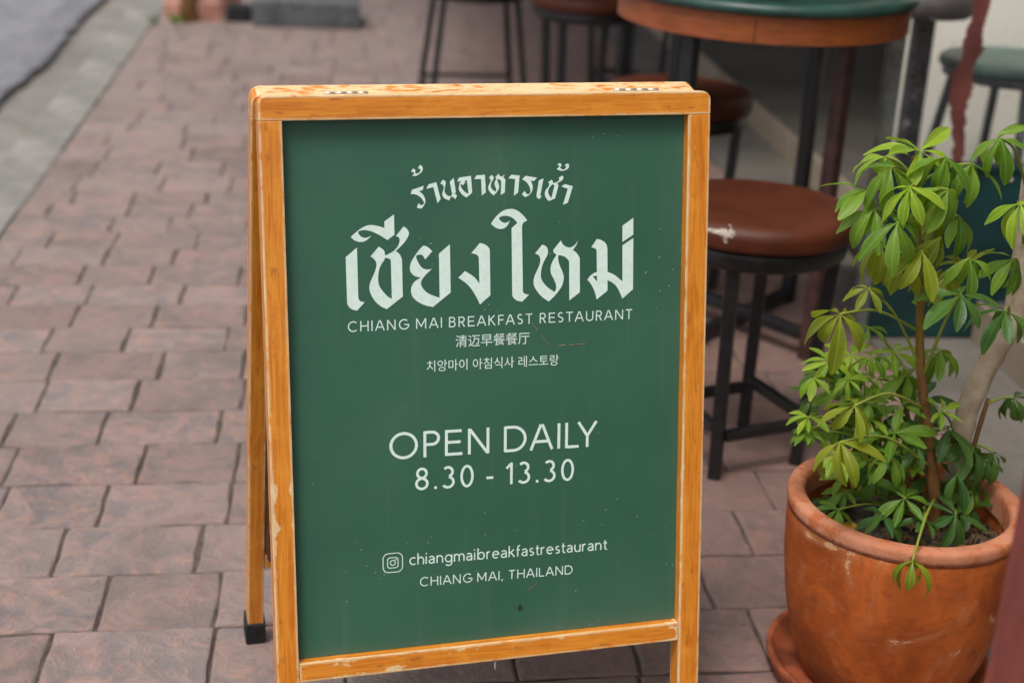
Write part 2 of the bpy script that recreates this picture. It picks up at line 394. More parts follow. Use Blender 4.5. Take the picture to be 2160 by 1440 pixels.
# green painted panel
tp = NT('green_panel')
n = tp.noise(5, 4); sp = tp.vor(95); sp2 = tp.noise(9, 3); dirt = tp.noise(3, 5, .6, None, .5)
c = tp.mix(tp.ramp(n, .3, .7), lin((48, 90, 72)), lin((55, 97, 78)))
c = tp.mix(tp.math('MULTIPLY', tp.ramp(dirt, .5, .75), .22), c, lin((96, 110, 96)))
sq_ = tp.t.nodes.new('ShaderNodeSeparateXYZ'); tp.t.links.new(tp.tc.outputs['Object'], sq_.inputs[0]); strk = tp.noise(1.0, 4, .6, tp.mapv((55, 1, 3)))
c = tp.mix(tp.math('MULTIPLY', tp.ramp(strk, .55, .75), .09), c, lin((120, 134, 120)))
c = tp.mix(tp.math('MULTIPLY', tp.ramp(tp.math('ADD', sq_.outputs[2], tp.math('MULTIPLY', dirt, -.09)), OV-.02, OV-.06), .22), c, lin((96, 104, 92)))
msk = tp.math('MULTIPLY', tp.ramp(sp, .085, .05), tp.ramp(sp2, .53, .6))
c = tp.mix(tp.math('MULTIPLY', msk, .8), c, lin((176, 190, 178)))
tp.bump(tp.noise(60, 3), .04, .0004)
M_GREEN = tp.done(c, tp.math('ADD', .36, tp.math('MULTIPLY', dirt, .15)), .4)
PD = .0155
panel = box('panel', (.0004, PD, OV+.0004), (OW-.0004, PD+.006, OV+OH-.0004), M_GREEN, board, 0, 2, MF)
M_PLY = mat_wood('varnish_ply', (9, 9, 9), 2, 5.5, .2)
M_PLY = mat_simple('bare_ply', lin((196, 172, 128)), .7, .3, 0, .12, 18, .1)
rear_panel = box('rear_panel', (-.0081, PD, OV+.0004), (OW-.0004, PD+.006, OV+OH-.0004), M_PLY, board, 0, 2, MR)
box('back_block', (-.0065, -.022, .168), (.075, -.0006, .222), mat_simple('dark_red_paint', lin((74, 34, 34)), .4, .5, 0, .2), board, .006, 4, MR)
# hinges: four knuckles on a pin
M_STEEL = mat_simple('hinge_steel', lin((206, 204, 194)), .4, .5, .7, .12, 80, .05)
for (ua, ub) in ((.052, .104), (.405, .463)):
    hg = obj('hinge', bm_mesh('hinge', box_bm((ua, -.0002, -.014), (ub, .0006, .0006), .0002, 1)), M_STEEL, board,
             Matrix.Translation(HINGE))
    for k in range(4):
        a = ua+(ub-ua)*k/4+.0004; b = ua+(ub-ua)*(k+1)/4-.0004
        obj('knuckle', tube_mesh('knuckle', [(a, 0, .0012), (b, 0, 0.0010)], .0019, 10), M_STEEL, hg)
# screw eye under the bottom rail
ue = .249
eye = [(ue+.0018*math.cos(a), .013+.0045*math.cos(a), OV-.034+.0062*math.sin(a)) for a in [2*math.pi*i/14 for i in range(15)]]
obj('screw_eye', tube_mesh('screw_eye', eye, .0011, 6), M_STEEL, board, MF)
obj('screw_shank', tube_mesh('screw_shank', [(ue, .013, OV-.0280), (ue, .013, OV-.0230)], .0012, 6), M_STEEL, board, MF)

# ---- lettering: flat print on the panel face
MBW = Matrix.Translation((SX, SY, 0)) @ Matrix.Rotation(SYAW, 4, 'Z') @ MF
_po = MBW @ Vector((0, PD, 0)); _pn = (MBW.to_3x3() @ Vector((0, 1, 0))).normalized(); _inv = MBW.inverted()
def uv(px, py):
    q = _inv @ PP(px, py, _po, _pn); return Vector((q.x, q.z))
tw = NT('white_print'); nn = tw.noise(140, 3)
M_PRINT = tw.done(tw.mix(tw.ramp(nn, .3, .75), lin((204, 226, 216)), lin((218, 234, 226))), .5, .35)
def print_obj(name, V, F, label=None):
    """V: (u, v, lift in mm)"""
    o = obj(name, new_mesh(name, [(a, PD-.0003-l*.001, b) for a, b, l in V], F), M_PRINT, panel)
    if label: o['label'] = label
    return o
def smooth_loop(pts):
    n = len(pts); out = []
    for i in range(n):
        p0, p1, p2, p3 = pts[i-1], pts[i], pts[(i+1) % n], pts[(i+2) % n]
        a, b = Vector(p1[:2]), Vector(p2[:2]); c1, c2 = len(p1) > 2, len(p2) > 2
        out.append(a)
        if c1 and c2: continue
        m1 = (b-a) if c1 else (b-Vector(p0[:2]))/2
        m2 = (b-a) if c2 else (Vector(p3[:2])-a)/2
        for k in (1, 2, 3):
            t = k/4
            out.append(a*(2*t**3-3*t*t+1) + m1*(t**3-2*t*t+t) + b*(-2*t**3+3*t*t) + m2*(t**3-t*t))
    return out
def glyphs(name, items, label):
    V = []; F = []
    for (ox, oy, s, loops) in items:
        P = [[uv(ox+q.x*s, oy+q.y*s) for q in smooth_loop(l)] for l in loops]
        P3 = [[Vector((q.x, q.y, 0)) for q in l] for l in P]
        b = len(V)
        for l in P3: V += [(q.x, q.y, 0) for q in l]
        for t in tessellate_polygon(P3):
            a, bb, c = [Vector(V[b+i][:2]) for i in t]
            F.append(tuple(b+i for i in (t if (bb-a).cross(c-a) > 0 else t[::-1])))
    return print_obj(name, V, F, label)
A_, B_, C_, D_ = (720, 440, .15625), (855, 500, .11111), (1030, 430, .15279), (1230, 440, .14581)
E_, F_, G_ = (860, 340, .07638), (990, 340, .0625), (1095, 335, .0729)
big = [
 A_+([[(210,525,1),(58,655,1),(78,1278,1),(100,1322),(148,1360),(212,1376,1),(315,1262,1),(265,1252),(238,1228),(228,1190,1)]],),
 A_+([[(503,514,1),(392,645,1),(440,680),(470,730),(470,790),(440,880),(400,970),(378,1050),(392,1140),(450,1240),(530,1315),(615,1356,1),(830,1185,1),(818,690,1),(795,630),(765,595),(733,573,1),(800,510),(870,430),(912,340),(890,280),(840,238,1),(737,368,1),(780,395),(785,450),(760,510),(710,568),(650,605),(590,634,1),(582,580),(555,545)],
      [(588,665,1),(625,668),(660,685),(668,715,1),(682,1216,1),(620,1180),(545,1095),(505,1020),(497,930),(510,820),(545,745),(575,700)]],),
 A_+([[(710,78,1),(580,173,1),(581,262,1),(510,240),(420,222),(350,228),(280,258),(210,308),(125,383,1),(180,430),(255,450),(315,440),(365,405),(407,362,1),(365,385),(320,395),(270,380),(235,345),(225,308,1),(290,290),(370,297),(450,325),(540,372),(620,425,1),(717,352,1)]],),
 B_+([[(845,135,1),(637,315,1),(650,1150,1),(540,1115),(430,1065),(345,990),(300,905),(300,850),(330,785),(400,700),(505,602,1),(430,615),(360,605),(310,575),(260,510),(215,420),(202,355,1),(250,335),(300,335),(340,360),(376,425,1),(512,266,1),(450,210),(400,175),(350,165),(310,190),(240,270),(150,400),(100,500),(85,590),(100,660),(150,720),(220,755),(292,767,1),(200,825),(140,890),(108,980),(115,1080),(160,1160),(250,1235),(380,1295),(525,1325,1),(860,1050,1)]],),
 B_+([[(1415,110,1),(1252,305,1),(1310,318),(1360,340),(1393,385,1),(1405,885,1),(1350,805),(1270,730),(1133,645,1),(1003,770,1),(1100,835),(1200,920),(1290,1040),(1360,1160),(1416,1277,1),(1614,1103,1),(1602,235,1),(1570,185),(1510,140)]],),
 C_+([[(37,278,1),(75,215),(140,140),(220,88),(300,70),(380,82),(450,130),(500,180),(537,230,1),(490,255),(470,285),(465,330,1),(477,1210,1),(495,1235),(525,1247),(562,1250,1),(466,1350,1),(400,1335),(350,1298),(330,1265,1),(320,335,1),(400,264,1),(365,220),(320,185),(250,165),(190,170),(145,192,1),(165,230),(210,260),(250,260),(298,230,1),(265,295),(220,335),(165,347),(100,328)]],),
 C_+([[(743,562,1),(644,685,1),(690,705),(715,750),(712,820),(685,890),(640,990),(623,1075),(640,1150),(700,1240),(770,1305),(835,1347,1),(940,1240),(1020,1120),(1040,1010),(1020,930),(985,850),(965,770),(965,710,1),(1010,712),(1070,740),(1110,785),(1116,820,1),(1117,1332,1),(1263,1220,1),(1262,745,1),(1235,700),(1205,665),(1165,635,1),(1200,590),(1225,545),(1232,500,1),(1215,540),(1170,585),(1110,602),(1050,578),(1020,545),(1002,503,1),(895,635,1),(905,675),(942,702,1),(890,785),(860,870),(865,960),(905,1040),(935,1120),(930,1190),(910,1213,1),(830,1160),(755,1080),(725,1000),(735,890),(765,800),(815,700),(820,630),(795,585)]],),
 D_+([[(196,439,1),(117,560,1),(165,572),(190,595),(195,640,1),(198,912,1),(150,935),(105,970),(58,1027,1),(105,1080),(150,1160),(175,1230),(195,1315,1),(352,1185,1),(352,1035,1),(410,1062),(465,1105),(510,1170),(568,1300,1),(720,1165,1),(725,425,1),(568,530,1),(568,1053,1),(500,995),(440,950),(352,913,1),(350,580,1),(340,530),(310,485),(250,450)],
      [(135,975,1),(200,973,1),(200,1052,1)]],),
 D_+([[(725,133,1),(568,247,1),(568,483,1),(725,376,1)]],),
]
small = [
 E_+([[(330,105,1),(275,205,1),(330,210),(350,240),(335,290),(290,332),(240,340),(205,335,1),(208,280),(205,240),(180,218),(130,215,1),(92,303,1),(140,303),(172,315),(165,355),(122,405,1),(225,408),(290,375),(360,325),(405,260),(415,200),(400,155),(370,120)]],),
 E_+([[(445,682,1),(115,790,1),(80,912,1),(180,910),(280,945),(370,1015),(430,1100),(450,1160),(420,1200),(375,1213),(335,1195),(297,1165,1),(252,1275,1),(300,1300),(385,1310,1),(440,1230),(480,1150),(485,1070),(455,980),(400,900),(315,832,1),(405,800,1)]],),
 E_+([[(790,580,1),(575,640,1),(510,768,1),(705,715,1),(822,1160,1),(908,1048,1)]],),
 E_+([[(960,520,1),(897,622,1),(950,645),(985,685),(995,740),(975,820),(955,900),(965,960),(1020,1030),(1145,1085,1),(1175,1010),(1215,975,1),(1260,1000),(1315,1048,1),(1360,960,1),(1330,915),(1275,895,1),(1330,865,1),(1268,460,1),(1160,568,1),(1225,905,1),(1210,945),(1175,970),(1100,950),(1040,890),(1015,820),(1025,720),(1048,620),(1040,560),(1010,530)]],),
 E_+([[(1745,405,1),(1415,455,1),(1365,565,1),(1475,552,1),(1440,600),(1415,690),(1415,790),(1470,885),(1545,960),(1625,1003,1),(1780,870,1)],
      [(1633,527,1),(1560,548,1),(1590,580,1),(1527,668,1),(1490,645),(1453,645,1),(1470,710),(1520,790),(1600,865),(1678,900,1)]],),
 F_+([[(525,458,1),(240,482,1),(160,612,1),(395,600,1),(420,1162,1),(555,1055,1)]],),
 F_+([[(745,465,1),(652,570,1),(700,600),(718,650),(690,740),(645,840),(632,910),(670,1010),(740,1090),(825,1152,1),(920,1050),(990,940),(1005,850),(985,760),(950,680),(942,605,1),(1000,612),(1055,650),(1075,700,1),(1058,1148,1),(1195,1055,1),(1215,625,1),(1180,580),(1138,545,1),(1170,500),(1190,445,1),(1110,510),(1050,510),(1010,480),(985,422,1),(880,540,1),(885,570),(920,590,1),(865,680),(845,760),(870,850),(905,940),(905,1000),(880,1028,1),(800,980),(735,900),(720,820),(745,720),(790,640),(820,565),(800,510)]],),
 F_+([[(1695,482,1),(1415,458,1),(1312,580,1),(1545,603,1),(1500,1165,1),(1645,1060,1)]],),
 G_+([[(520,548,1),(180,492,1),(85,598,1),(160,635),(230,700),(290,790),(320,880),(325,960),(300,1010),(260,1027),(215,1010),(185,975),(163,930,1),(82,1015,1),(120,1070),(185,1108,1),(270,1060),(345,985),(385,890),(390,790),(370,710),(332,632,1),(425,645,1)]],),
 G_+([[(705,565,1),(570,630,1),(495,1080,1),(530,1135),(570,1165,1),(655,1100,1),(630,1080),(615,1040,1)]],),
 G_+([[(935,605,1),(832,680,1),(862,715),(865,765),(830,830),(760,920),(740,1010),(760,1100),(810,1180),(865,1222,1),(1040,1145,1),(1137,780,1),(1125,740),(1100,705,1),(1180,665),(1250,615),(1280,550),(1270,510),(1245,485,1),(1133,555,1),(1165,580),(1150,625),(1110,660),(1040,690),(978,705,1),(975,660),(960,630)],
      [(975,735,1),(1005,755),(1018,780,1),(932,1137,1),(880,1075),(845,1000),(840,920),(870,840),(920,780)]],),
 G_+([[(1552,795,1),(1320,730,1),(1220,803,1),(1405,868,1),(1265,1330,1),(1410,1270,1)]],),
 G_+([[(1170,122,1),(1100,168,1),(1140,190),(1160,215),(1150,250,1),(1082,283,1),(1130,325),(1200,345),(1290,345),(1370,315),(1430,260),(1442,200),(1430,160),(1405,132,1),(1312,185,1),(1350,210),(1355,250),(1320,295),(1270,312),(1220,290),(1175,250,1),(1215,215),(1225,180),(1205,140)]],),
]
glyphs('thai_heading', small, 'small arched white Thai lettering')
glyphs('thai_name', big, 'large white Thai blackletter-style lettering')
# thin geometric sans drawn as pen strokes
def arc(cx, cy, rx, ry, a0, a1, n=20):
    return [(cx+rx*math.cos(R(a0+(a1-a0)*i/n)), cy+ry*math.sin(R(a0+(a1-a0)*i/n))) for i in range(n+1)]
h = .05   # half stroke used to keep round letters inside the cap height
STK = {
 'A': (.82, [[(0, 0), (.385, 1)], [(.82, 0), (.435, 1)], [(.15, .33), (.67, .33)]]),
 'B': (.55, [[(.0, 0), (.0, 1)], [(.0, .955), (.28, .955)]+arc(.28, .745, .2, .21, 90, -90)+[(0, .535)], [(.28, .535)]+arc(.3, .29, .235, .245, 90, -90)+[(0, .045)]]),
 'C': (.84, [arc(.5, .5, .455, .46, 48, 312, 30)]),
 'D': (.78, [[(0, 0), (0, 1)], [(0, .955), (.3, .955)]+arc(.3, .5, .46, .455, 90, -90)+[(0, .045)]]),
 'E': (.56, [[(0, 0), (0, 1)], [(.04, .945), (.57, .945)], [(.04, .52), (.53, .52)], [(.04, .055), (.6, .055)]]),
 'F': (.48, [[(0, 0), (0, 1)], [(.04, .955), (.5, .955)], [(.04, .51), (.46, .51)]]),
 'G': (.9, [arc(.5, .5, .455, .46, 48, 352, 32), [(.955, .47), (.52, .47)]]),
 'H': (.68, [[(0, 0), (0, 1)], [(.68, 0), (.68, 1)], [(.04, .52), (.64, .52)]]),
 'I': (.0, [[(0, 0), (0, 1)]]),
 'K': (.58, [[(0, 0), (0, 1)], [(.54, 1), (.04, .5)], [(.16, .58), (.6, 0)]]),
 'L': (.46, [[(0, 0), (0, 1)], [(.04, .045), (.48, .045)]]),
 'M': (.86, [[(0, 0), (0, 1)], [(.02, .97), (.43, .2)], [(.84, .97), (.43, .2)], [(.86, 0), (.86, 1)]]),
 'N': (.7, [[(0, 0), (0, 1)], [(.02, .97), (.68, .03)], [(.7, 0), (.7, 1)]]),
 'O': (.96, [arc(.48, .5, .47, .465, 0, 360, 40)]),
 'P': (.5, [[(0, 0), (0, 1)], [(0, .955), (.26, .955)]+arc(.26, .72, .25, .235, 90, -90)+[(0, .485)]]),
 'R': (.54, [[(0, 0), (0, 1)], [(0, .955), (.26, .955)]+arc(.26, .72, .24, .235, 90, -90)+[(0, .485)], [(.26, .47), (.53, 0)]]),
 'S': (.5, [arc(.26, .735, .215, .22, 40, 250, 16)+arc(.25, .265, .23, .22, 75, -145, 18)]),
 'T': (.66, [[(0, .955), (.66, .955)], [(.33, 0), (.33, .94)]]),
 'U': (.64, [[(0, 1), (0, .35)]+arc(.32, .345, .32, .3, 180, 360)+[(.64, 1)]]),
 'Y': (.7, [[(0, 1), (.35, .44)], [(.7, 1), (.35, .44)], [(.35, .46), (.35, 0)]]),
 '8': (.52, [arc(.26, .745, .195, .21, 0, 360, 26), arc(.26, .275, .235, .235, 0, 360, 28)]),
 '3': (.48, [arc(.2, .75, .2, .205, 140, -75, 18), arc(.2, .28, .24, .24, 80, -145, 20)]),
 '0': (.56, [arc(.27, .5, .235, .46, 0, 360, 34)]),
 '1': (.3, [[(.02, .74), (.24, .97)], [(.24, 0), (.24, 1)]]),
 '.': (.1, [[(.05, .0), (.05, .12)]]), '-': (.3, [[(.0, .36), (.3, .36)]]), ',': (.1, [[(.07, .1), (0, -.16)]]),
 'c': (.46, [arc(.3, .33, .27, .3, 50, 310, 22)]),
 'h': (.46, [[(0, 0), (0, 1)], [(0, .36)]+arc(.23, .37, .23, .26, 180, 0)+[(.46, 0)]]),
 'i': (.0, [[(0, 0), (0, .66)], [(0, .84), (0, .95)]]),
 'a': (.44, [[(.02, .55)]+arc(.22, .42, .2, .21, 125, 0, 12)+[(.42, 0)], [(.42, .37), (.3, .37)]+arc(.2, .19, .19, .155, 100, 360, 18)]),
 'n': (.46, [[(0, 0), (0, .66)], [(0, .36)]+arc(.23, .37, .23, .26, 180, 0)+[(.46, 0)]]),
 'g': (.54, [arc(.27, .33, .26, .3, 0, 360, 26), [(.54, .66), (.54, -.05)]+arc(.28, -.06, .26, .23, 0, -150, 16)]),
 'm': (.8, [[(0, 0), (0, .66)], [(0, .4)]+arc(.2, .4, .2, .23, 180, 0)+[(.4, 0)], [(.4, .4)]+arc(.6, .4, .2, .23, 180, 0)+[(.8, 0)]]),
 'b': (.54, [[(0, 0), (0, 1)], arc(.28, .33, .26, .3, 0, 360, 26)]),
 'r': (.22, [[(0, 0), (0, .66)], [(0, .38)]+arc(.22, .4, .22, .23, 180, 80, 12)]),
 'e': (.52, [[(.02, .35), (.52, .35)]+arc(.27, .33, .255, .3, 8, 312, 24)]),
 'k': (.42, [[(0, 0), (0, 1)], [(.4, .66), (.03, .34)], [(.13, .42), (.46, 0)]]),
 'f': (.26, [[(.12, 0), (.12, .78)]+arc(.28, .78, .16, .19, 180, 75, 10), [(0, .61), (.3, .61)]]),
 's': (.36, [arc(.19, .48, .145, .15, 45, 250, 14)+arc(.18, .18, .16, .15, 75, -145, 16)]),
 't': (.27, [[(.13, .86), (.13, .2)]+arc(.27, .18, .14, .15, 180, 290, 10), [(0, .61), (.3, .61)]]),
 'u': (.46, [[(0, .66), (0, .28)]+arc(.23, .28, .23, .25, 180, 360)+[(.46, .28)], [(.46, .66), (.46, 0)]]),
}
def ribbon(V, F, pts, w, lift):
    P = [Vector(p) for p in pts]; P = [P[0]]+[b_ for a_, b_ in zip(P, P[1:]) if (b_-a_).length > 1e-7]; closed = (P[0]-P[-1]).length < 1e-6
    if closed: P = P[:-1]
    n = len(P); b = len(V)
    for i in range(n):
        a = P[i-1] if (i or closed) else None; c = P[(i+1) % n] if (i < n-1 or closed) else None
        d1 = (P[i]-a).normalized() if a is not None else None; d2 = (c-P[i]).normalized() if c is not None else None
        d1 = d1 if d1 is not None else d2; d2 = d2 if d2 is not None else d1
        t = d1+d2
        if t.length < 1e-6: t = d1
        t.normalize(); k = 1/max(.5, t.dot(d1)); nn = Vector((-t.y, t.x))*w/2*k
        V += [(P[i].x+nn.x, P[i].y+nn.y, lift), (P[i].x-nn.x, P[i].y-nn.y, lift)]
    for i in range(n if closed else n-1):
        j = (i+1) % n; F.append((b+2*i, b+2*i+1, b+2*j+1, b+2*j))
KERN = {'st': -.05, 'ib': .05, 'as': -.02, 'ES': -.05, 'ST': -.05, 'tr': -.02, 'LY': -.3, 'DA': -.1, 'AI': -.04, 'LA': -.06, 'TA': -.12, 'FA': -.12, 'AU': -.04, 'AK': -.04, 'AS': -.06, 'RA': -.08, 'EA': -.06, 'AN': -.04, 'IA': -.04, 'NT': -.04, 'HA': -.04, 'ka': -.02, 're': .03, 'ra': .03, 'ta': -.01, 'kf': -.04}
def text_line(name, s, pl, pr, cap_px, weight, gap, space=.36, label=None):
    """pl / pr: photo pixels of the left and right end of the base line; letters are laid out along it on the panel"""
    a, b = uv(*pl), uv(*pr); mid = (Vector(pl)+Vector(pr))/2
    cap = (uv(mid.x, mid.y-cap_px)-uv(mid.x, mid.y)).length
    strokes = []; x = 0
    prev = ''
    for ch in s:
        if ch == ' ': x += space; prev = ch; continue
        w, st_ = STK[ch]; x += KERN.get(prev+ch, 0); prev = ch
        strokes.append((x, st_)); x += w + gap
    tot = x-gap; kx = (b-a).length/tot; V = []; F = []; dirn = (b-a).normalized(); up = Vector((-dirn.y, dirn.x))
    for i, (x0, st_) in enumerate(strokes):
        for j, poly in enumerate(st_):
            ribbon(V, F, [a + dirn*((x0+p[0])*kx) + up*(p[1]*cap) for p in poly], weight*cap, j*.025)
    return print_obj(name, V, F, label)
text_line('english_name', 'CHIANG MAI BREAKFAST RESTAURANT', (734, 700), (1333, 672.5), 21.3, .112, .37, .42)
text_line('opening_days', 'OPEN DAILY', (824, 968.5), (1257, 940.5), 54, .112, .3, .36)
text_line('opening_hours', '8.30 - 13.30', (877, 1033), (1210, 1012), 45.5, .118, .28, .28)
text_line('account_name', 'chiangmaibreakfastrestaurant', (864, 1191), (1279, 1158), 23.6, .108, .23)
text_line('city_name', 'CHIANG MAI, THAILAND', (886, 1236), (1207, 1209.5), 18.8, .11, .3, .34)
V, F = [], []
ic, ir = uv(828.5, 1186), (uv(849, 1185)-uv(808, 1187)).length/2
def rrect(c, r, rad):
    p = []
    for (sx_, sy_, a0) in ((1, 1, 0), (-1, 1, 90), (-1, -1, 180), (1, -1, 270)):
        p += arc(c.x+sx_*(r-rad), c.y+sy_*(r-rad), rad, rad, a0, a0+90, 6)
    return p+[p[0]]
ribbon(V, F, rrect(ic, ir, ir*.55), .0011, 0); ribbon(V, F, rrect(ic, ir*.54, ir*.26), .0011, 0)
ribbon(V, F, arc(ic.x, ic.y, ir*.26, ir*.26, 0, 360, 20), .0011, 0); ribbon(V, F, arc(ic.x+ir*.31, ic.y+ir*.31, ir*.04, ir*.04, 0, 360, 8), .001, 0)
print_obj('camera_emblem', V, F, 'white outline camera emblem')
def font_line(name, s, pl, pr, top_px):
    cu = bpy.data.curves.new(name, 'FONT'); cu.body = s; cu.resolution_u = 6; cu.offset = 0.0
    to = bpy.data.objects.new(name, cu); COL.objects.link(to)
    dg = bpy.context.evaluated_depsgraph_get(); dg.update()
    me = bpy.data.meshes.new_from_object(to.evaluated_get(dg)); bpy.data.objects.remove(to)
    xs = [v.co.x for v in me.vertices]; ys_ = [v.co.y for v in me.vertices]
    x0, x1, y0, y1 = min(xs), max(xs), min(ys_), max(ys_)
    a, b = uv(*pl), uv(*pr); mid = (Vector(pl)+Vector(pr))/2; hh = (uv(mid.x, mid.y-top_px)-uv(mid.x, mid.y)).length
    d = b-a; up = Vector((-d.y, d.x)).normalized()
    V = []
    for v in me.vertices:
        q = a + d*((v.co.x-x0)/(x1-x0)) + up*((v.co.y-y0)/(y1-y0)*hh); V.append((q.x, q.y, 0))
    F = [tuple(p.vertices) for p in me.polygons]
    print_obj(name, V, F)
font_line('chinese_name', '清迈早餐餐厅', (961, 732.5), (1117, 725), 25.5)
font_line('korean_name', '치앙마이 아침식사 레스토랑', (900, 784), (1178.5, 770), 23.5)
# scuffs in the paint
def scuff(pts, w, col):
    V, F = [], []
    ribbon(V, F, [uv(*p) for p in pts], w, .15)
    o = obj('scratch', new_mesh('scratch', [(a, PD-.0003-l*.001, b) for a, b, l in V], F), col, panel)
M_SCR = mat_simple('scratch_brown', lin((150, 128, 108)), .7, .2, 0, .3, 300, 0)
scuff([(1176, 729), (1192, 727), (1193, 727.5)], .0009, M_SCR); scuff([(1201, 727), (1216, 726), (1233, 725)], .0008, M_SCR)
scuff([(1122, 680), (1129, 690), (1134, 698)], .0007, M_SCR); scuff([(1142, 707), (1150, 716), (1162, 729)], .0005, M_SCR)
scuff([(1112, 1245), (1120, 1238), (1132, 1229)], .0007, M_SCR)
M_SPLAT = mat_simple('dark_splat', lin((40, 54, 48)), .6, .3, 0, .2, 300, 0)
q = [uv(1097+6*math.cos(a)*random.uniform(.6, 1.2), 1282+7*math.sin(a)*random.uniform(.6, 1.2)) for a in [i*.7 for i in range(9)]]
obj('splat', new_mesh('splat', [(p.x, PD-.0004, p.y) for p in q], [tuple(range(8, -1, -1))]), M_SPLAT, panel)

# ------------------------------------------------------------------ stools
def mat_vinyl():
    t = NT('brown_vinyl'); a = t.noise(6, 4, .6, None, .6); f = t.noise(420, 2); cr = t.noise(14, 5, .7, t.mapv((1, 1, 5)), 1.2)
    c = t.mix(t.ramp(a, .3, .7), lin((64, 27, 10)), lin((82, 37, 15)))
    c = t.mix(t.math('MULTIPLY', t.ramp(cr, .62, .72), .3), c, lin((112, 66, 50)))
    t.bump(t.math('ADD', t.math('MULTIPLY', f, .25), cr), .2, .0012)
    return t.done(c, t.math('ADD', .44, t.math('MULTIPLY', a, .16)), .3)
M_VINYL = mat_vinyl()
SEAT_Z = .482
def seat_prof(r):
    return [(r*.93, SEAT_Z-.046), (r*.985, SEAT_Z-.043), (r*1.0, SEAT_Z-.036), (r*.993, SEAT_Z-.029), (r*1.0, SEAT_Z-.022), (r*.985, SEAT_Z-.012), (r*.94, SEAT_Z-.003), (r*.86, SEAT_Z), (r*.6, SEAT_Z+.001), (r*.25, SEAT_Z+.0012), (.0008, SEAT_Z+.0012)]
def make_stool(loc, rz, feet=.165, top=.118, seat_mat=None, leg_mat=None, w=.0225):
    seat_mat = seat_mat or M_VINYL; leg_mat = leg_mat or M_BLACK
    s = empty('stool', loc, rz)
    obj('seat', lathe_mesh('seat', seat_prof(.177), 56, .003, True, True), seat_mat, s)
    obj('seat_rim', lathe_mesh('seat_rim', [(.02, SEAT_Z-.0465), (.163, SEAT_Z-.0467), (.166, SEAT_Z-.052), (.166, SEAT_Z-.076), (.158, SEAT_Z-.081), (.145, SEAT_Z-.081), (.143, SEAT_Z-.064), (.02, SEAT_Z-.064)], 48), leg_mat, s)
    P = [(1, 1), (1, -1), (-1, -1), (-1, 1)]
    zt = SEAT_Z-.065
    at = lambda k, z: Vector((P[k][0]*(feet+(top-feet)*z/zt), P[k][1]*(feet+(top-feet)*z/zt), z))
    for k in range(4):
        obj('leg', bar_mesh('leg', at(k, 0.0), at(k, zt), w), leg_mat, s)
    for k in range(4):
        zz = .082 if k % 2 == 0 else .096
        a, b = at(k, zz), at((k+1) % 4, zz); d = (b-a).normalized()*w*.52
        obj('stretcher', bar_mesh('stretcher', a+d, b-d, w*.82), leg_mat, s)
    return s
f0 = PZ(1520, 1010); c0 = PZ(1598, 430, SEAT_Z)
vec = Vector((f0.x-c0.x, f0.y-c0.y, 0)); ang = math.atan2(vec.y, vec.x)
main_stool = make_stool((c0.x, c0.y+.01, 0), ang-math.atan2(-1, 1)+R(-4), min(.15, vec.length/1.414+.005), .105)
tag(main_stool, 'round stool with brown vinyl seat torn at its edge, beside the potted plant', 'stool')
# torn bit of vinyl at the seat edge, white lining showing
prof = seat_prof(.177)
def seat_pt(th, k, off):
    i = max(0, min(len(prof)-2, int(k))); f = k-i
    r = prof[i][0]*(1-f)+prof[i+1][0]*f; z = prof[i][1]*(1-f)+prof[i+1][1]*f
    dr = prof[i+1][0]-prof[i][0]; dz = prof[i+1][1]-prof[i][1]; l = math.hypot(dr, dz) or 1
    r += dz/l*off; z += -dr/l*off
    return (r*math.cos(th), r*math.sin(th), z)
tp_ = PZ(1538, 487, SEAT_Z-.01); thw = math.atan2(tp_.y-c0.y-.01, tp_.x-c0.x)-main_stool.rotation_euler.z
V = [seat_pt(thw, 5.0, .0014)]; N = 26
for i in range(N):
    a = 2*math.pi*i/N; rr = random.uniform(.55, 1.25)
    V.append(seat_pt(thw+.085*math.cos(a)*rr*(2.6 if math.cos(a) < 0 and abs(math.sin(a)) < .3 else 1), 5.0+1.25*math.sin(a)*rr*(1.5 if abs(math.cos(a)) < .25 else .6), .0008+random.random()*.0012))
M_LINING = mat_simple('torn_lining', lin((176, 164, 150)), .9, .2, 0, .3, 200, .8, .002)
o = obj('torn_patch', new_mesh('torn_patch', V, [(0, 1+i, 1+(i+1) % N) for i in range(N)]), M_LINING, main_stool); o['label'] = 'frayed pale tear in the brown vinyl'
s2c = PZ(1436, 188, SEAT_Z)
def dup_stool(loc, rz, label):
    c = copy_tree(main_stool); 
    for ch in list(c.children):
        if ch.name.startswith('torn_patch'): bpy.data.objects.remove(ch)
    c.location = loc; c.rotation_euler = (0, 0, rz); c['label'] = label
    return c
GS = 'brown round stools set round the tables'
for o_ in (dup_stool((s2c.x, s2c.y+.02, 0), R(20), 'brown round stool pushed in behind the green table top, half hidden by the sign'),
           dup_stool((.76, 4.95, 0), R(8), 'brown round stool beyond the green table, beside the thin-legged stool'),
           dup_stool((1.02, 5.55, 0), R(30), 'dark stool farthest back in the shade beyond the table')): o_['group'] = GS
main_stool['group'] = GS
# thin-legged stool, cut off by the top of the frame
s4 = make_stool((.43, 5.32, 0), R(4), .17, .125, mat_simple('dark_seat', lin((40, 34, 32)), .5), None, .016)
tag(s4, 'thin-legged black metal stool standing on the open pavement beyond the sign', 'stool', GS)

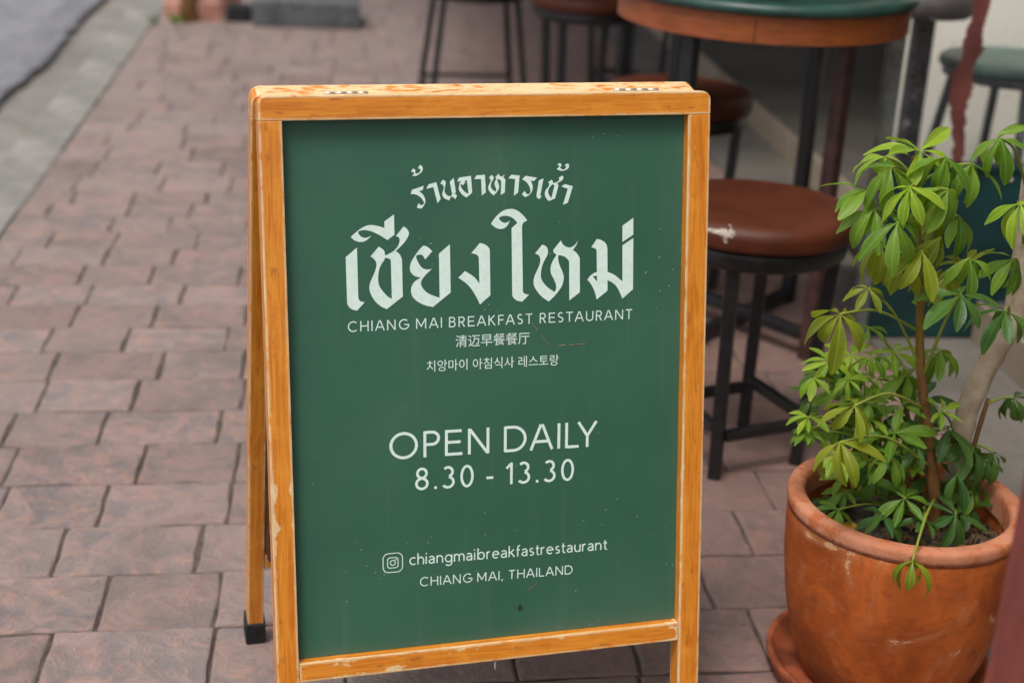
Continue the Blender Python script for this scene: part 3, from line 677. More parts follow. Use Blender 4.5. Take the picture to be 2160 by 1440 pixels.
# ------------------------------------------------------------------ round table
tb = empty('round_table', (.862, 3.16, 0))
tag(tb, 'round table with green top, wooden apron and dark metal legs', 'table')
M_TGREEN = mat_simple('green_table_paint', lin((36, 66, 58)), .34, .45, 0, .35, 9, .08)
tr = .318
obj('table_top', lathe_mesh('table_top', [(.01, .750), (tr-.012, .750), (tr-.003, .753), (tr, .760), (tr-.002, .769), (tr-.01, .774), (tr-.05, .775), (.001, .775)], 72), M_TGREEN, tb)
tw2 = NT('apron_wood'); g = tw2.noise(6, 5, .6, tw2.mapv((3, 3, 30)), .5); gg = tw2.noise(3, 2)
M_APRON = tw2.done(tw2.mix(tw2.ramp(g, .3, .7), lin((122, 60, 20)), tw2.mix(tw2.ramp(gg, .4, .6), lin((158, 84, 28)), lin((146, 76, 42)))), .45, .5)
for k in range(6):       # six bent segments butted end to end
    a0 = R(k*60+13); n_ = 14; V = []
    for i in range(n_+1):
        a = a0+R(59.6)*i/n_
        for (r_, z_) in ((tr-.014, .698), (tr-.014, .7495), (tr-.034, .7495), (tr-.034, .698)): V.append((r_*math.cos(a), r_*math.sin(a), z_))
    F = [(i*4+j, i*4+(j+1) % 4, i*4+4+(j+1) % 4, i*4+4+j) for i in range(n_) for j in range(4)]+[(3, 2, 1, 0), tuple(n_*4+j for j in range(4))]
    me = new_mesh('apron', V, F); bm = bmesh.new(); bm.from_mesh(me); obj('apron', bm_mesh('apron', bm), M_APRON, tb)
l1, l2 = PZ(1660, 635), PZ(1700, 757)
feet = [Vector((l1.x-.862, l1.y-3.16)), Vector((l2.x-.862, l2.y-3.16))]; feet += [-feet[0], -feet[1]]
for k, f in enumerate(feet):
    mt = M_BROWNMETAL if k == 1 else M_BLACK
    obj('leg', bar_mesh('leg', (f.x, f.y, 0), (f.x*1.02, f.y*1.02, .7495), .03), mt, tb)
for k in range(2):
    a, b = feet[k]*.92, feet[k+2]*.92
    obj('cross_bar', bar_mesh('cross_bar', (a.x, a.y, .022+k*.031), (b.x, b.y, .022+k*.031), .026), M_BLACK, tb)

# ------------------------------------------------------------------ glass partition at the shop front and what stands behind it
YG = 3.13
gl = PY(1797, 700, YG); gx = gl.x
part = empty('glass_partition', (gx, YG, 0)); tag(part, 'glazed shop-front partition with teal base panel and grey edge strip behind the plant', 'partition')
M_TEAL = mat_simple('teal_paint', lin((12, 50, 50)), .4, .5, 0, .3, 8, .1)
M_ALU = mat_simple('dull_aluminium', lin((120, 124, 118)), .45, .5, .4, .3, 18, .1)
box('edge_strip', (0, -.012, .0), (.028, .022, 1.5), M_ALU, part, .003)
box('base_panel', (.0285, -.01, .0), (1.4, .02, .39), M_TEAL, part, .003)
box('base_ledge', (.0285, -.016, .3905), (1.4, .026, .402), M_TEAL, part, .003)
for dx in (.31, .60):
    obj('screw_head', lathe_mesh('screw_head', [(.006, 0), (.005, .003), (.001, .004)], 12, 0, True, True), M_STEEL, part, Matrix.Translation((dx, -.01, .372)) @ Matrix.Rotation(R(90), 4, 'X'))
tg = NT('partition_glass'); tr_ = tg.t.nodes.new('ShaderNodeBsdfTransparent'); gs_ = tg.t.nodes.new('ShaderNodeBsdfGlossy'); gs_.inputs['Roughness'].default_value = .04
fr = tg.t.nodes.new('ShaderNodeFresnel'); fr.inputs['IOR'].default_value = 1.5; mx = tg.t.nodes.new('ShaderNodeMixShader')
tg.t.links.new(fr.outputs[0], mx.inputs[0]); tg.t.links.new(tr_.outputs[0], mx.inputs[1]); tg.t.links.new(gs_.outputs[0], mx.inputs[2])
df = tg.t.nodes.new('ShaderNodeBsdfDiffuse'); df.inputs['Color'].default_value = (.7, .68, .64, 1); m2 = tg.t.nodes.new('ShaderNodeMixShader')
tg.put(m2.inputs[0], tg.math('MULTIPLY', tg.ramp(tg.noise(26, 6, .7), .58, .75), .35)); tg.t.links.new(mx.outputs[0], m2.inputs[1]); tg.t.links.new(df.outputs[0], m2.inputs[2])
tg.t.links.new(m2.outputs[0], tg.out.inputs['Surface'])
box('pane', (.0285, .001, .4025), (1.4, .005, 1.5), tg.m, part)
# torn strip of old red-brown film stuck on the glass
lf = [(2055, -30), (2051, 30), (2044, 52), (2036, 70), (2033, 96), (2028, 118), (2019, 142), (2009, 160), (2004, 182), (2000, 206), (2004, 232), (2006, 262), (2012, 300), (2004, 352)]
rt = [(2092, -30), (2086, 24), (2076, 52), (2074, 72), (2071, 88), (2076, 104), (2064, 122), (2052, 150), (2049, 166), (2052, 186), (2042, 214), (2037, 240), (2034, 300), (2030, 352)]
V = []; nz = 6
for i in range(len(lf)-1):
    for j in range(nz):
        t = j/nz
        for side_ in (lf, rt):
            p = (side_[i][0]*(1-t)+side_[i+1][0]*t + random.uniform(-3.2, 3.2), side_[i][1]*(1-t)+side_[i+1][1]*t); q = PY(p[0], p[1], YG-.002)
            V.append((q.x-gx, -.0015, q.z))
F = [(2*i, 2*i+1, 2*i+3, 2*i+2) for i in range(len(V)//2-1)]
me = new_mesh('torn_film', V, F); bm = bmesh.new(); bm.from_mesh(me); bmesh.ops.solidify(bm, geom=bm.faces[:], thickness=.0012)
o = obj('torn_film', bm_mesh('torn_film', bm), mat_simple('old_film', lin((104, 56, 50)), .55, .4, 0, .25, 12, .2), part); o['label'] = 'ragged red-brown strip of old film on the glass'
# added cream wall behind the glass, standing in for the bright street reflection
YW = 3.8
wx = PY(1893, 200, YW).x
cw = box('reflection_wall', (wx, YW, .0855), (3.4, YW+.12, 1.75), mat_simple('cream_paint', lin((246, 241, 228)), .7, .3, 0, .03, 3, .1), None, .004)
tag(cw, 'plain cream low wall standing in for a bright reflection in the glass partition', 'wall')
# metal stool with green seat behind the glass, standing in for a reflected table
g0 = PY(2142, 122, 3.5)
gs = make_stool((g0.x, 3.5, .0855), R(35), .15, .10, mat_simple('green_vinyl', lin((74, 104, 96)), .4, .5, 0, .2, 10, .1), M_GREY, .02)
gs.scale = (1, 1, max(.3, (g0.z-.0855)/SEAT_Z)); tag(gs, 'green-seated grey metal stool standing in for a reflection in the glass', 'stool')
for ch in gs.children:
    if ch.name.startswith('seat'): ch.matrix_basis = Matrix.Translation((0, 0, SEAT_Z*.4)) @ Matrix.Diagonal((1, 1, .6, 1))
    elif ch.name.startswith('leg'): ch.matrix_basis = Matrix.Diagonal((1, 1, 1.036, 1))
d0 = PY(1952, 30, 3.5)
dt = empty('side_table', (d0.x, 3.5, .0855)); tag(dt, 'dark narrow pedestal table seen through the glass beside the torn film', 'table')
zt = d0.z-.0855
obj('table_top', lathe_mesh('table_top', [(.01, zt), (.10, zt), (.112, zt+.01), (.112, zt+.05), (.1, zt+.056), (.001, zt+.056)], 32), mat_simple('grey_top', lin((88, 82, 80)), .5), dt)
obj('post', bar_mesh('post', (0, 0, .02), (0, 0, zt), .045), mat_simple('speckled_post', lin((58, 58, 62)), .6, .4, 0, .6, 90, .1), dt)
obj('foot_plate', bm_mesh('foot_plate', box_bm((-.12, -.12, 0), (.12, .12, .0198), .004)), M_BLACK, dt)

# added shophouse and awning, out of view, blocking sky to shade the eating area
M_SHOPW = mat_simple('shade_wall_paint', lin((120, 108, 96)), .8, .3, 0, .1, 4)
shop = empty('shade_house', (3.4, 2.6, .0855)); tag(shop, 'taupe shophouse block added out of view to keep sky light off the eating area', 'building')
obj('shade_wall', bm_mesh('shade_wall', box_bm((0, 0, 0), (.2, 11.4, 2.6), .01)), M_SHOPW, shop)
obj('shade_storey', bm_mesh('shade_storey', box_bm((-1.75, 1.33, 2.602), (4.0, 11.4, 8.0), .02)), M_SHOPW, shop)
obj('shade_wing', bm_mesh('shade_wing', box_bm((-.75, -7.5, 0), (4.0, -.4, 8.0), .02)), M_SHOPW, shop)
M_AWN = mat_simple('awning_cloth', lin((40, 62, 56)), .8, .3, 0, .1, 10)
aw = empty('shade_awning', (3.4, 3.86, 0)); tag(aw, 'dark green awning added out of view to shade the eating area', 'awning')  # unseen canopy added to darken the ground beyond the table
obj('canopy', bm_mesh('canopy', box_bm((-3.4, .08, 2.15), (-.002, 7.5, 2.18), .004)), M_AWN, aw)
obj('valance', bm_mesh('valance', box_bm((-3.422, .08, 1.9), (-3.402, 7.5, 2.18), .003)), M_AWN, aw)
obj('shade_screen', bm_mesh('shade_screen', box_bm((-2.0, 7.45, .09), (-.01, 7.49, 2.14), .003)), M_AWN, aw)
for yy in (.2, 7.3): obj('awning_post', bar_mesh('awning_post', (-1.9, yy, .0855), (-1.9, yy, 2.15), .05), M_BLACK, aw)

# ------------------------------------------------------------------ potted plant
POT = Vector((.762, 1.79, 0)); RH = .278
tt = NT('terracotta'); a = tt.noise(9, 6, .6, None, .6); b = tt.noise(34, 5, .65); f = tt.noise(300, 3); lw = tt.noise(11, 5, .6, None, 1.4)
c = tt.mix(tt.ramp(a, .34, .66), lin((138, 64, 22)), lin((184, 94, 38)))
c = tt.mix(tt.math('MULTIPLY', tt.ramp(b, .5, .68), .5), c, lin((128, 62, 30)))
c = tt.mix(tt.math('MULTIPLY', tt.ramp(lw, .52, .72), .45), c, lin((190, 136, 96))); c = tt.mix(tt.math('MULTIPLY', tt.ramp(tt.math('ADD', lw, tt.math('MULTIPLY', f, .12)), .70, .73), .6), c, lin((206, 170, 134)))
sz_ = tt.t.nodes.new('ShaderNodeSeparateXYZ'); tt.t.links.new(tt.tc.outputs['Object'], sz_.inputs[0]); c = tt.mix(tt.math('MULTIPLY', tt.ramp(tt.math('ADD', sz_.outputs[2], tt.math('MULTIPLY', b, .12)), .13, .04), .5), c, lin((150, 112, 84)))
c = tt.mix(tt.math('MULTIPLY', tt.ramp(f, .6, .8), .25), c, lin((206, 138, 96)))
tt.bump(tt.math('ADD', b, tt.math('MULTIPLY', f, .4)), .35, .003); M_TERRA = tt.done(c, .72, .25)
tt = NT('terracotta_rim'); a = tt.noise(12, 5, .6, None, .4); f = tt.noise(240, 4, .7); b = tt.noise(40, 5, .7)
c = tt.mix(tt.ramp(a, .3, .7), lin((176, 112, 82)), lin((198, 136, 106)))
c = tt.mix(tt.math('MULTIPLY', tt.ramp(b, .5, .62), .75), c, lin((170, 88, 44)))
c = tt.mix(tt.math('MULTIPLY', tt.ramp(f, .58, .75), .45), c, lin((218, 172, 146)))
tt.bump(tt.math('ADD', f, b), .5, .002); M_RIMC = tt.done(c, .92, .15)
pot = empty('terracotta_pot', (POT.x, POT.y, .018)); tag(pot, 'large round terracotta pot with worn pale rim standing in a saucer', 'pot')
zb = RH-.018
obj('body', lathe_mesh('body', [(.11, 0), (.117, .004), (.135, .05), (.149, .11), (.157, .17), (.1588, .215), (.1589, zb-.022), (.1572, zb-.0125), (.15, zb-.0125), (.142, zb-.02), (.136, zb-.06), (.135, .10), (.12, .04)], 72, .004), M_TERRA, pot)
obj('rim', lathe_mesh('rim', [(.1350, zb-.034), (.1362, zb-.008), (.1378, zb-.002), (.1415, zb), (.1555, zb-.0004), (.1592, zb-.0022), (.1604, zb-.006), (.1603, zb-.013), (.1594, zb-.0205), (.1590, zb-.0200)], 96, .006), M_RIMC, pot)
ts = NT('soil'); a = ts.noise(30, 8, .7); g = ts.noise(5, 4)
c = ts.mix(ts.ramp(a, .35, .65), lin((44, 38, 34)), lin((104, 96, 88))); c = ts.mix(ts.math('MULTIPLY', ts.ramp(g, .5, .62), .6), c, lin((120, 114, 106)))
ts.bump(a, 1.0, .008); M_SOIL = ts.done(c, .95, .15)
V = [(0, 0, zb-.048)]; F = []; NR, NA = 12, 48
for i in range(1, NR+1):
    for k in range(NA):
        r_ = .1345*i/NR; an = 2*math.pi*k/NA
        V.append((r_*math.cos(an), r_*math.sin(an), zb-.05+random.uniform(-.004, .004)-.006*(i/NR)**3))
for k in range(NA): F.append((0, 1+k, 1+(k+1) % NA))
for i in range(NR-1):
    for k in range(NA): F.append((1+i*NA+k, 1+(i+1)*NA+k, 1+(i+1)*NA+(k+1) % NA, 1+i*NA+(k+1) % NA))
obj('soil', new_mesh('soil', V, F, True), M_SOIL, pot)
# dead leaf litter on the soil
V = []; F = []
for i in range(420):
    r_ = .128*math.sqrt(random.random())
    an = random.uniform(0, 2*math.pi)
    if r_ < .07 and random.random() < .6: continue
    L_, w_ = random.uniform(.008, .03), random.uniform(.0025, .007); d_ = random.uniform(0, 6.28)
    dx = Vector((math.cos(d_), math.sin(d_), random.uniform(-.25, .25))); dy = Vector((-math.sin(d_), math.cos(d_), random.uniform(-.5, .5)))
    p = Vector((r_*math.cos(an), r_*math.sin(an), zb-.045+random.uniform(0, .006)-.006*(r_/.13)**3)); b0 = len(V)
    for (s_, ww, zz) in ((-.5, .15, 0), (-.2, 1, .002), (.2, .9, .002), (.5, .1, -.001)):
        for e_ in (-.5, .5):
            q = p+dx*(s_*L_)+dy*(e_*w_*ww)+Vector((0, 0, zz))
            rr = math.hypot(q.x, q.y)
            if rr > .131: q.x *= .131/rr; q.y *= .131/rr
            V.append(q)
    for k in range(3): F.append((b0+2*k, b0+2*k+1, b0+2*k+3, b0+2*k+2))
tl = NT('leaf_litter'); q = tl.noise(22, 2)
M_LIT = tl.done(tl.mix(tl.ramp(q, .35, .6), lin((54, 38, 28)), tl.mix(tl.ramp(tl.noise(40, 2), .5, .65), lin((104, 74, 48)), lin((132, 108, 76)))), .85, .2)
o = obj('leaf_litter', new_mesh('leaf_litter', V, F), M_LIT, pot); o['kind'] = 'stuff'
sauc = obj('saucer', lathe_mesh('saucer', [(.002, .004), (.125, .004), (.139, .010), (.147, .034), (.152, .037), (.156, .035), (.156, .028), (.146, .002), (.137, 0), (.002, 0)], 72, .004), mat_simple('old_clay', lin((138, 72, 44)), .8, .25, 0, .3, 22, .4, .003), None, Matrix.Translation((POT.x-.012, POT.y-.012, .0)))
tag(sauc, 'shallow terracotta saucer under the pot', 'saucer'); pot.location.z = .006
for ch in pot.children: pass
pot.scale = (1, 1, (RH-.006)/zb)

# leaflets: a few blades shared by all
def leaflet_mesh(bend, fold, wid, curl=0.0):
    n = 9; V = []; x = z = 0.0; prev = 0
    for i in range(n+1):
        s = i/n
        if i:
            a = -bend*(s-.5/n); x += math.cos(a)/n; z += math.sin(a)/n
        w = wid*(math.sin(math.pi*min(1, max(0, (s-.07)/.93))**1.3)**.72 if s > .07 else 0)*.5 + .008*(1-s)
        if i == n: w = wid*.1
        wv = .012*math.sin(s*9+bend*5)
        V += [(x, -w, z+fold*w+wv), (x, -w*.5, z+fold*w*.32+wv*.4), (x, 0, z), (x, w*.5, z+fold*w*.32-wv*.4), (x, w, z+fold*w-wv)]
    F = [(i*5+k, i*5+k+1, i*5+k+6, i*5+k+5) for i in range(n) for k in range(4)]
    return new_mesh('leaflet', V, F, True)
def mat_leaf(name, c1, c2, gloss=.3):
    t = NT(name); r = t.rnd(); n = t.noise(3.5, 3); sep = t.t.nodes.new('ShaderNodeSeparateXYZ'); t.t.links.new(t.tc.outputs['Object'], sep.inputs[0])
    k = t.math('ADD', t.math('MULTIPLY', r, .65), t.math('MULTIPLY', n, .45))
    c = t.mix(t.ramp(k, .15, .95), c1, c2)
    marg = t.ramp(t.math('ABSOLUTE', sep.outputs[1]), .10, .14); c = t.mix(t.math('MULTIPLY', marg, .35), c, tuple(min(1, v*1.7) for v in c2[:3])+(1,))
    rib = t.ramp(t.math('ABSOLUTE', sep.outputs[1]), .022, .006)
    c = t.mix(t.math('MULTIPLY', rib, .35), c, tuple(min(1, v*1.6) for v in c2[:3])+(1,))
    vein = t.noise(9, 2, .5, t.mapv((3, 1, 1)))
    t.bump(t.math('SUBTRACT', t.math('MULTIPLY', vein, .5), t.math('MULTIPLY', rib, .4)), .12, .02)
    t.done(c, gloss+.12, .4)
    tr2 = t.t.nodes.new('ShaderNodeBsdfTranslucent'); t.put(tr2.inputs['Color'], t.mix(.35, c, lin((170, 190, 40))))
    mx = t.t.nodes.new('ShaderNodeMixShader'); mx.inputs[0].default_value = .42
    t.t.links.new(t.b.outputs[0], mx.inputs[1]); t.t.links.new(tr2.outputs[0], mx.inputs[2]); t.t.links.new(mx.outputs[0], t.out.inputs['Surface'])
    return t.m
ML = {'b': mat_leaf('young_leaf', lin((120, 156, 38)), lin((160, 188, 60))), 'g': mat_leaf('green_leaf', lin((80, 120, 38)), lin((122, 156, 52))),
      'd': mat_leaf('dark_leaf', lin((48, 86, 40)), lin((84, 120, 52)), .26), 'y': mat_leaf('olive_leaf', lin((112, 128, 30)), lin((142, 152, 44)))}
BLADES = [(.35, .4, .27), (.8, .35, .29), (1.25, .3, .28), (.1, .5, .25), (.6, .2, .32), (1.6, .35, .27)]
LM = {}
for key in ML:
    LM[key] = []
    for b_ in BLADES:
        m = leaflet_mesh(*b_); m.materials.append(ML[key]); LM[key].append(m)
tst = NT('green_stem'); n_ = tst.noise(16, 4); M_PET = tst.done(tst.mix(tst.ramp(n_, .3, .7), lin((112, 128, 44)), lin((140, 150, 60))), .45, .4)
tst = NT('brown_stem'); n_ = tst.noise(30, 5, .6, tst.mapv((1, 1, .4))); sp_ = tst.t.nodes.new('ShaderNodeSeparateXYZ'); tst.t.links.new(tst.tc.outputs['Object'], sp_.inputs[0])
grn = tst.ramp(tst.math('ADD', sp_.outputs[2], tst.math('MULTIPLY', n_, .12)), .24, .42)
c = tst.mix(tst.ramp(n_, .3, .7), lin((92, 60, 32)), lin((132, 94, 56))); c = tst.mix(grn, c, tst.mix(tst.ramp(n_, .35, .65), lin((96, 74, 22)), lin((118, 96, 30))))
tst.bump(n_, .4, .003); M_STEM = tst.done(c, .6, .35)
M_BARK = mat_ground('grey_bark', lin((150, 130, 108)), lin((186, 168, 146)), 30, .6, .004)
def spline(pts, k=5):
    pts = [Vector(p) for p in pts]; out = []
    for i in range(len(pts)-1):
        p0, p1, p2, p3 = pts[max(i-1, 0)], pts[i], pts[i+1], pts[min(i+2, len(pts)-1)]
        for j in range(k):
            t = j/k
            out.append(.5*((2*p1)+(p2-p0)*t+(2*p0-5*p1+4*p2-p3)*t*t+(3*p1-p0-3*p2+p3)*t**3))
    return out+[pts[-1]]
def stem_pts(px, dy): return [PY(x, y, POT.y+d) for (x, y), d in zip(px, dy)]
class Plant:
    def __init__(s, name, loc, label):
        s.o = empty(name, loc); tag(s.o, label, 'plant'); s.loc = Vector(loc); s.n = 0
    def stem(s, pts, radii, mat, name='stem', knob=True):
        P = spline(pts); n = len(P); rr = []
        for i in range(n):
            f = i/(n-1)*(len(radii)-1); k = min(int(f), len(radii)-2); r = radii[k]*(1-(f-k))+radii[k+1]*(f-k)
            rr.append(r*(1+(.10 if knob and i % 4 == 0 else 0)+random.uniform(-.04, .04)))
        obj(name, tube_mesh(name, [p-s.loc for p in P], rr, 12), mat, s.o); return P
    def whorl(s, px, py, dy, Lpx, n, key, el=5, axis=(0, -.25, 1), att=None, spread=360, az0=None, pr=.0016):
        c = PY(px, py, POT.y+dy); L = 1.1*Lpx/ (CAM_F/((c-CAM_POS).dot(_fw)))
        a = att if att is not None else c+Vector((0, 0, -.08))
        m = a.lerp(c, .55)+Vector((0, 0, .10*(c-a).length))
        pts = [p-s.loc for p in spline([a, m, c], 4)]
        pet = obj('compound_leaf', tube_mesh('compound_leaf', pts, [pr*(1.5-.6*i/(len(pts)-1)) for i in range(len(pts))], 6), M_PET, s.o)
        ax = Vector(axis).normalized(); e1 = ax.orthogonal().normalized(); e2 = ax.cross(e1)
        n += 1 if n < 7 else 0
        base = random.uniform(0, 6.28) if az0 is None else R(az0)
        for i in range(n):
            az = base + R(spread)*i/n + random.uniform(-.22, .22); el_ = R(max(el, -34)*.8+random.uniform(-24, 20))
            rad = e1*math.cos(az)+e2*math.sin(az)
            d = (rad*math.cos(el_)+ax*math.sin(el_)).normalized()
            z = (ax*math.cos(el_)-rad*math.sin(el_)).normalized(); y = z.cross(d)
            roll = random.uniform(-.3, .3); y2 = y*math.cos(roll)+z*math.sin(roll); z2 = d.cross(y2)
            l = L*random.uniform(.78, 1.12); p = c-s.loc
            w = random.uniform(.9, 1.1)
            M = Matrix(((d.x*l, y2.x*l*w, z2.x*l, p.x), (d.y*l, y2.y*l*w, z2.y*l, p.y), (d.z*l, y2.z*l*w, z2.z*l, p.z), (0, 0, 0, 1)))
            k = random.choice((0, 1, 1, 2, 3, 4)) if el > -20 else random.choice((1, 2, 2, 4, 5))
            obj('leaflet', LM[key][k], None, pet, M); s.n += 1
soilz = RH-.052
pa = Plant('umbrella_plant', (POT.x+.03, POT.y-.01, soilz), 'tall green-stemmed umbrella plant with drooping whorled leaves in the terracotta pot')
A = pa.stem(stem_pts([(1962, 1135), (1972, 1070), (1962, 960), (1944, 800), (1940, 700), (1942, 610), (1936, 500), (1930, 410), (1928, 330)],
                     [-.01, -.01, -.012, -.015, -.015, -.015, -.01, -.005, 0]), [.009, .0085, .0075, .0062, .0055, .005, .0045, .004, .003], M_STEM)
pa.stem(stem_pts([(1990, 1125), (1985, 1090), (1975, 1050)], [0, -.002, -.008]), [.006, .0055, .004], M_STEM, 'stem')
def on(P, ypx):   # point on a stem near a given photo row
    best = min(P, key=lambda q: abs((720-CAM_F*(q-CAM_POS).dot(_u)/((q-CAM_POS).dot(_fw)))-ypx)); return best.copy()
D = (0, -.25, 1)
for w in [  # px, py, dy, leaf length px, count, colour, elevation, attach row
    (1940, 318, -.01, 105, 7, 'b', -2, 345), (1880, 352, -.05, 105, 6, 'g', -30, 400), (1995, 332, -.04, 95, 6, 'g', -30, 380),
    (1920, 395, -.09, 95, 6, 'b', -25, 430), (1845, 440, -.04, 92, 6, 'g', -42, 480), (1965, 425, .05, 95, 6, 'y', -38, 470),
    (2022, 455, .03, 90, 6, 'g', -45, 500), (1893, 470, -.10, 100, 6, 'g', -42, 540), (1945, 530, -.09, 95, 6, 'y', -55, 580),
    (1985, 500, -.04, 92, 6, 'y', -40, 560), (1862, 520, .04, 85, 6, 'y', -50, 560), (2045, 545, -.03, 85, 5, 'g', -40, 620),
    (1868, 330, .03, 90, 6, 'b', -25, 380), (1830, 400, -.02, 85, 6, 'g', -40, 440), (2000, 400, -.08, 90, 6, 'g', -40, 430),
    (1900, 545, -.05, 85, 6, 'y', -60, 580), (1985, 570, .04, 80, 6, 'y', -45, 620), (2050, 345, .0, 95, 6, 'g', -35, 400), 
    (2028, 622, -.10, 98, 7, 'd', -10, 790), (2035, 560, .02, 60, 5, 'y', 20, 640),
    (1832, 608, -.05, 62, 5, 'y', -28, 775), (1772, 662, -.08, 112, 5, 'y', -52, 702),
    (1803, 855, -.13, 92, 6, 'y', -28, 850), (1772, 932, -.14, 95, 6, 'y', -34, 975), (1925, 1182, -.185, 78, 5, 'y', -38, 1050)]:
    pa.whorl(*w[:7], att=on(A, w[7]), axis=(random.uniform(-.35, .35), random.uniform(-.5, -.05), 1))
pb = Plant('umbrella_shrub', (POT.x+.055, POT.y+.03, soilz), 'bushy umbrella plant with thick grey bark trunk and glossy low leaves in the pot')
Bp = pb.stem(stem_pts([(2005, 1090), (2022, 960), (2042, 860), (2085, 765), (2128, 690), (2150, 610), (2160, 500), (2168, 380), (2178, 280)],
                      [.04, .045, .05, .055, .06, .065, .07, .07, .07]), [.013, .014, .0155, .0155, .015, .0145, .012, .008, .004], M_BARK, 'trunk')
pc = Plant('umbrella_seedling', (POT.x-.02, POT.y+.01, soilz), 'low bushy young umbrella plant with small leaf rosettes spreading over the pot rim')
C1 = pc.stem(stem_pts([(1930, 1100), (1890, 1010), (1850, 930), (1800, 850), (1765, 790)], [.02, .03, .04, .04, .04]), [.004, .0038, .0034, .003, .0026], M_STEM, 'shoot')
C2 = pb.stem(stem_pts([(1945, 1090), (1930, 980), (1915, 880), (1895, 790), (1885, 740)], [.03, .04, .05, .06, .06]), [.004, .0038, .0034, .003, .0026], M_STEM, 'shoot')
C3 = pb.stem(stem_pts([(2010, 1090), (2040, 1000), (2060, 920), (2085, 840)], [.02, .03, .04, .05]), [.004, .0038, .0034, .003], M_STEM, 'shoot')
for w in [
    (1752, 762, .03, 60, 8, 'b', 5, C1, 800), (1795, 748, .05, 62, 6, 'b', 12, C1, 790), (1782, 822, .02, 66, 8, 'g', -12, C1, 860), (1712, 838, .06, 58, 6, 'd', -25, C1, 850),
    (1888, 912, -.02, 84, 7, 'g', 0, C2, 960), (1885, 742, .05, 62, 6, 'b', 8, C2, 770), (1912, 790, .03, 84, 6, 'g', -35, C2, 830), (1985, 868, -.03, 46, 8, 'b', 20, Bp, 960),
    (1908, 1050, -.05, 74, 7, 'g', -8, C2, 1070), (1852, 1000, .0, 72, 7, 'd', -25, C1, 980), (1862, 1085, -.06, 66, 6, 'd', -15, C1, 1060), (1925, 985, -.01, 42, 7, 'b', 15, C2, 1010),
    (2000, 905, .0, 84, 6, 'd', -15, Bp, 980), (2052, 945, .0, 88, 7, 'd', -28, C3, 990), (2016, 1085, -.055, 72, 6, 'd', -18, C3, 1085), (2095, 955, .02, 80, 6, 'd', -40, C3, 930),
    (2138, 838, .04, 70, 6, 'd', -28, C3, 850), (1985, 740, .05, 84, 6, 'g', -25, C2, 800), 
    (1840, 900, .06, 72, 6, 'd', -20, C1, 900), (1950, 840, .07, 84, 6, 'd', -18, C2, 850), (1832, 690, .07, 50, 5, 'g', 0, C2, 745),
    (1740, 790, .05, 55, 7, 'g', -10, C1, 820), (1815, 790, .02, 60, 7, 'g', -15, C1, 830), (1830, 850, .05, 66, 7, 'g', -20, C1, 880), (1770, 880, .05, 62, 6, 'd', -30, C1, 880),
    (1850, 800, .04, 60, 6, 'b', 5, C2, 820), (1935, 900, .0, 70, 6, 'g', -20, C2, 930), (1880, 960, -.04, 66, 7, 'g', -15, C2, 990), (1820, 960, .02, 66, 6, 'd', -30, C1, 950),
    (1960, 1000, .03, 66, 6, 'd', -20, C2, 1020), (2020, 1000, -.02, 70, 6, 'd', -30, C3, 1020), (1950, 1095, -.07, 56, 6, 'd', -10, C2, 1080),
    (2112, 292, -.02, 96, 6, 'g', -30, Bp, 400), (2152, 428, -.05, 92, 7, 'b', -28, Bp, 520), (2185, 270, .05, 95, 6, 'g', -15, Bp, 330), (2140, 545, -.02, 80, 6, 'g', -30, Bp, 610), (2120, 655, -.06, 95, 6, 'd', -20, Bp, 690)]:
    (pc if w[7] is C1 else pb).whorl(*w[:7], att=on(w[7], w[8]), axis=(random.uniform(-.35, .35), random.uniform(-.55, -.05), 1))
rs_ = random.Random(5)
for k in range(32):     # small rosettes filling the low bush
    px = rs_.uniform(1705, 1940); lo_ = 745+max(0, px-1800)*.15; py = rs_.uniform(lo_, 1075)
    if px < 1745 and py > 960: py -= 120
    sh = C1 if px < 1850 else C2
    (pc if sh is C1 else pb).whorl(px, py, rs_.uniform(-.035, .07), rs_.uniform(42, 60), 8, 'b' if py < 830 and rs_.random() < .6 else rs_.choice('bggd'), rs_.uniform(-25, 8),
             att=on(sh, min(py+45, 1085)), axis=(rs_.uniform(-.4, .3), rs_.uniform(-.6, -.1), 1), pr=.0012)
for k in range(7):
    px = rs_.uniform(1985, 2110); py = rs_.uniform(930, 1085)
    pb.whorl(px, py, rs_.uniform(.0, .06), rs_.uniform(50, 68), 7, rs_.choice('gdd'), rs_.uniform(-30, 0), att=on(C3, min(py+40, 1085)), axis=(rs_.uniform(-.2, .4), rs_.uniform(-.6, -.1), 1), pr=.0012)
# fallen yellow leaf on the soil
fl = PZ(1773, 1120, soilz+.006)
o = obj('fallen_leaf', leaflet_mesh(-.3, .25, .55), mat_leaf('fallen_yellow', lin((176, 130, 40)), lin((190, 150, 60)), .5), None, Matrix.Translation((fl.x-.02, fl.y+.005, soilz+.012)) @ Matrix.Rotation(R(-25), 4, 'Z') @ Matrix.Scale(.045, 4))
tag(o, 'yellowed fallen leaf lying on the soil at the pot rim', 'leaf')

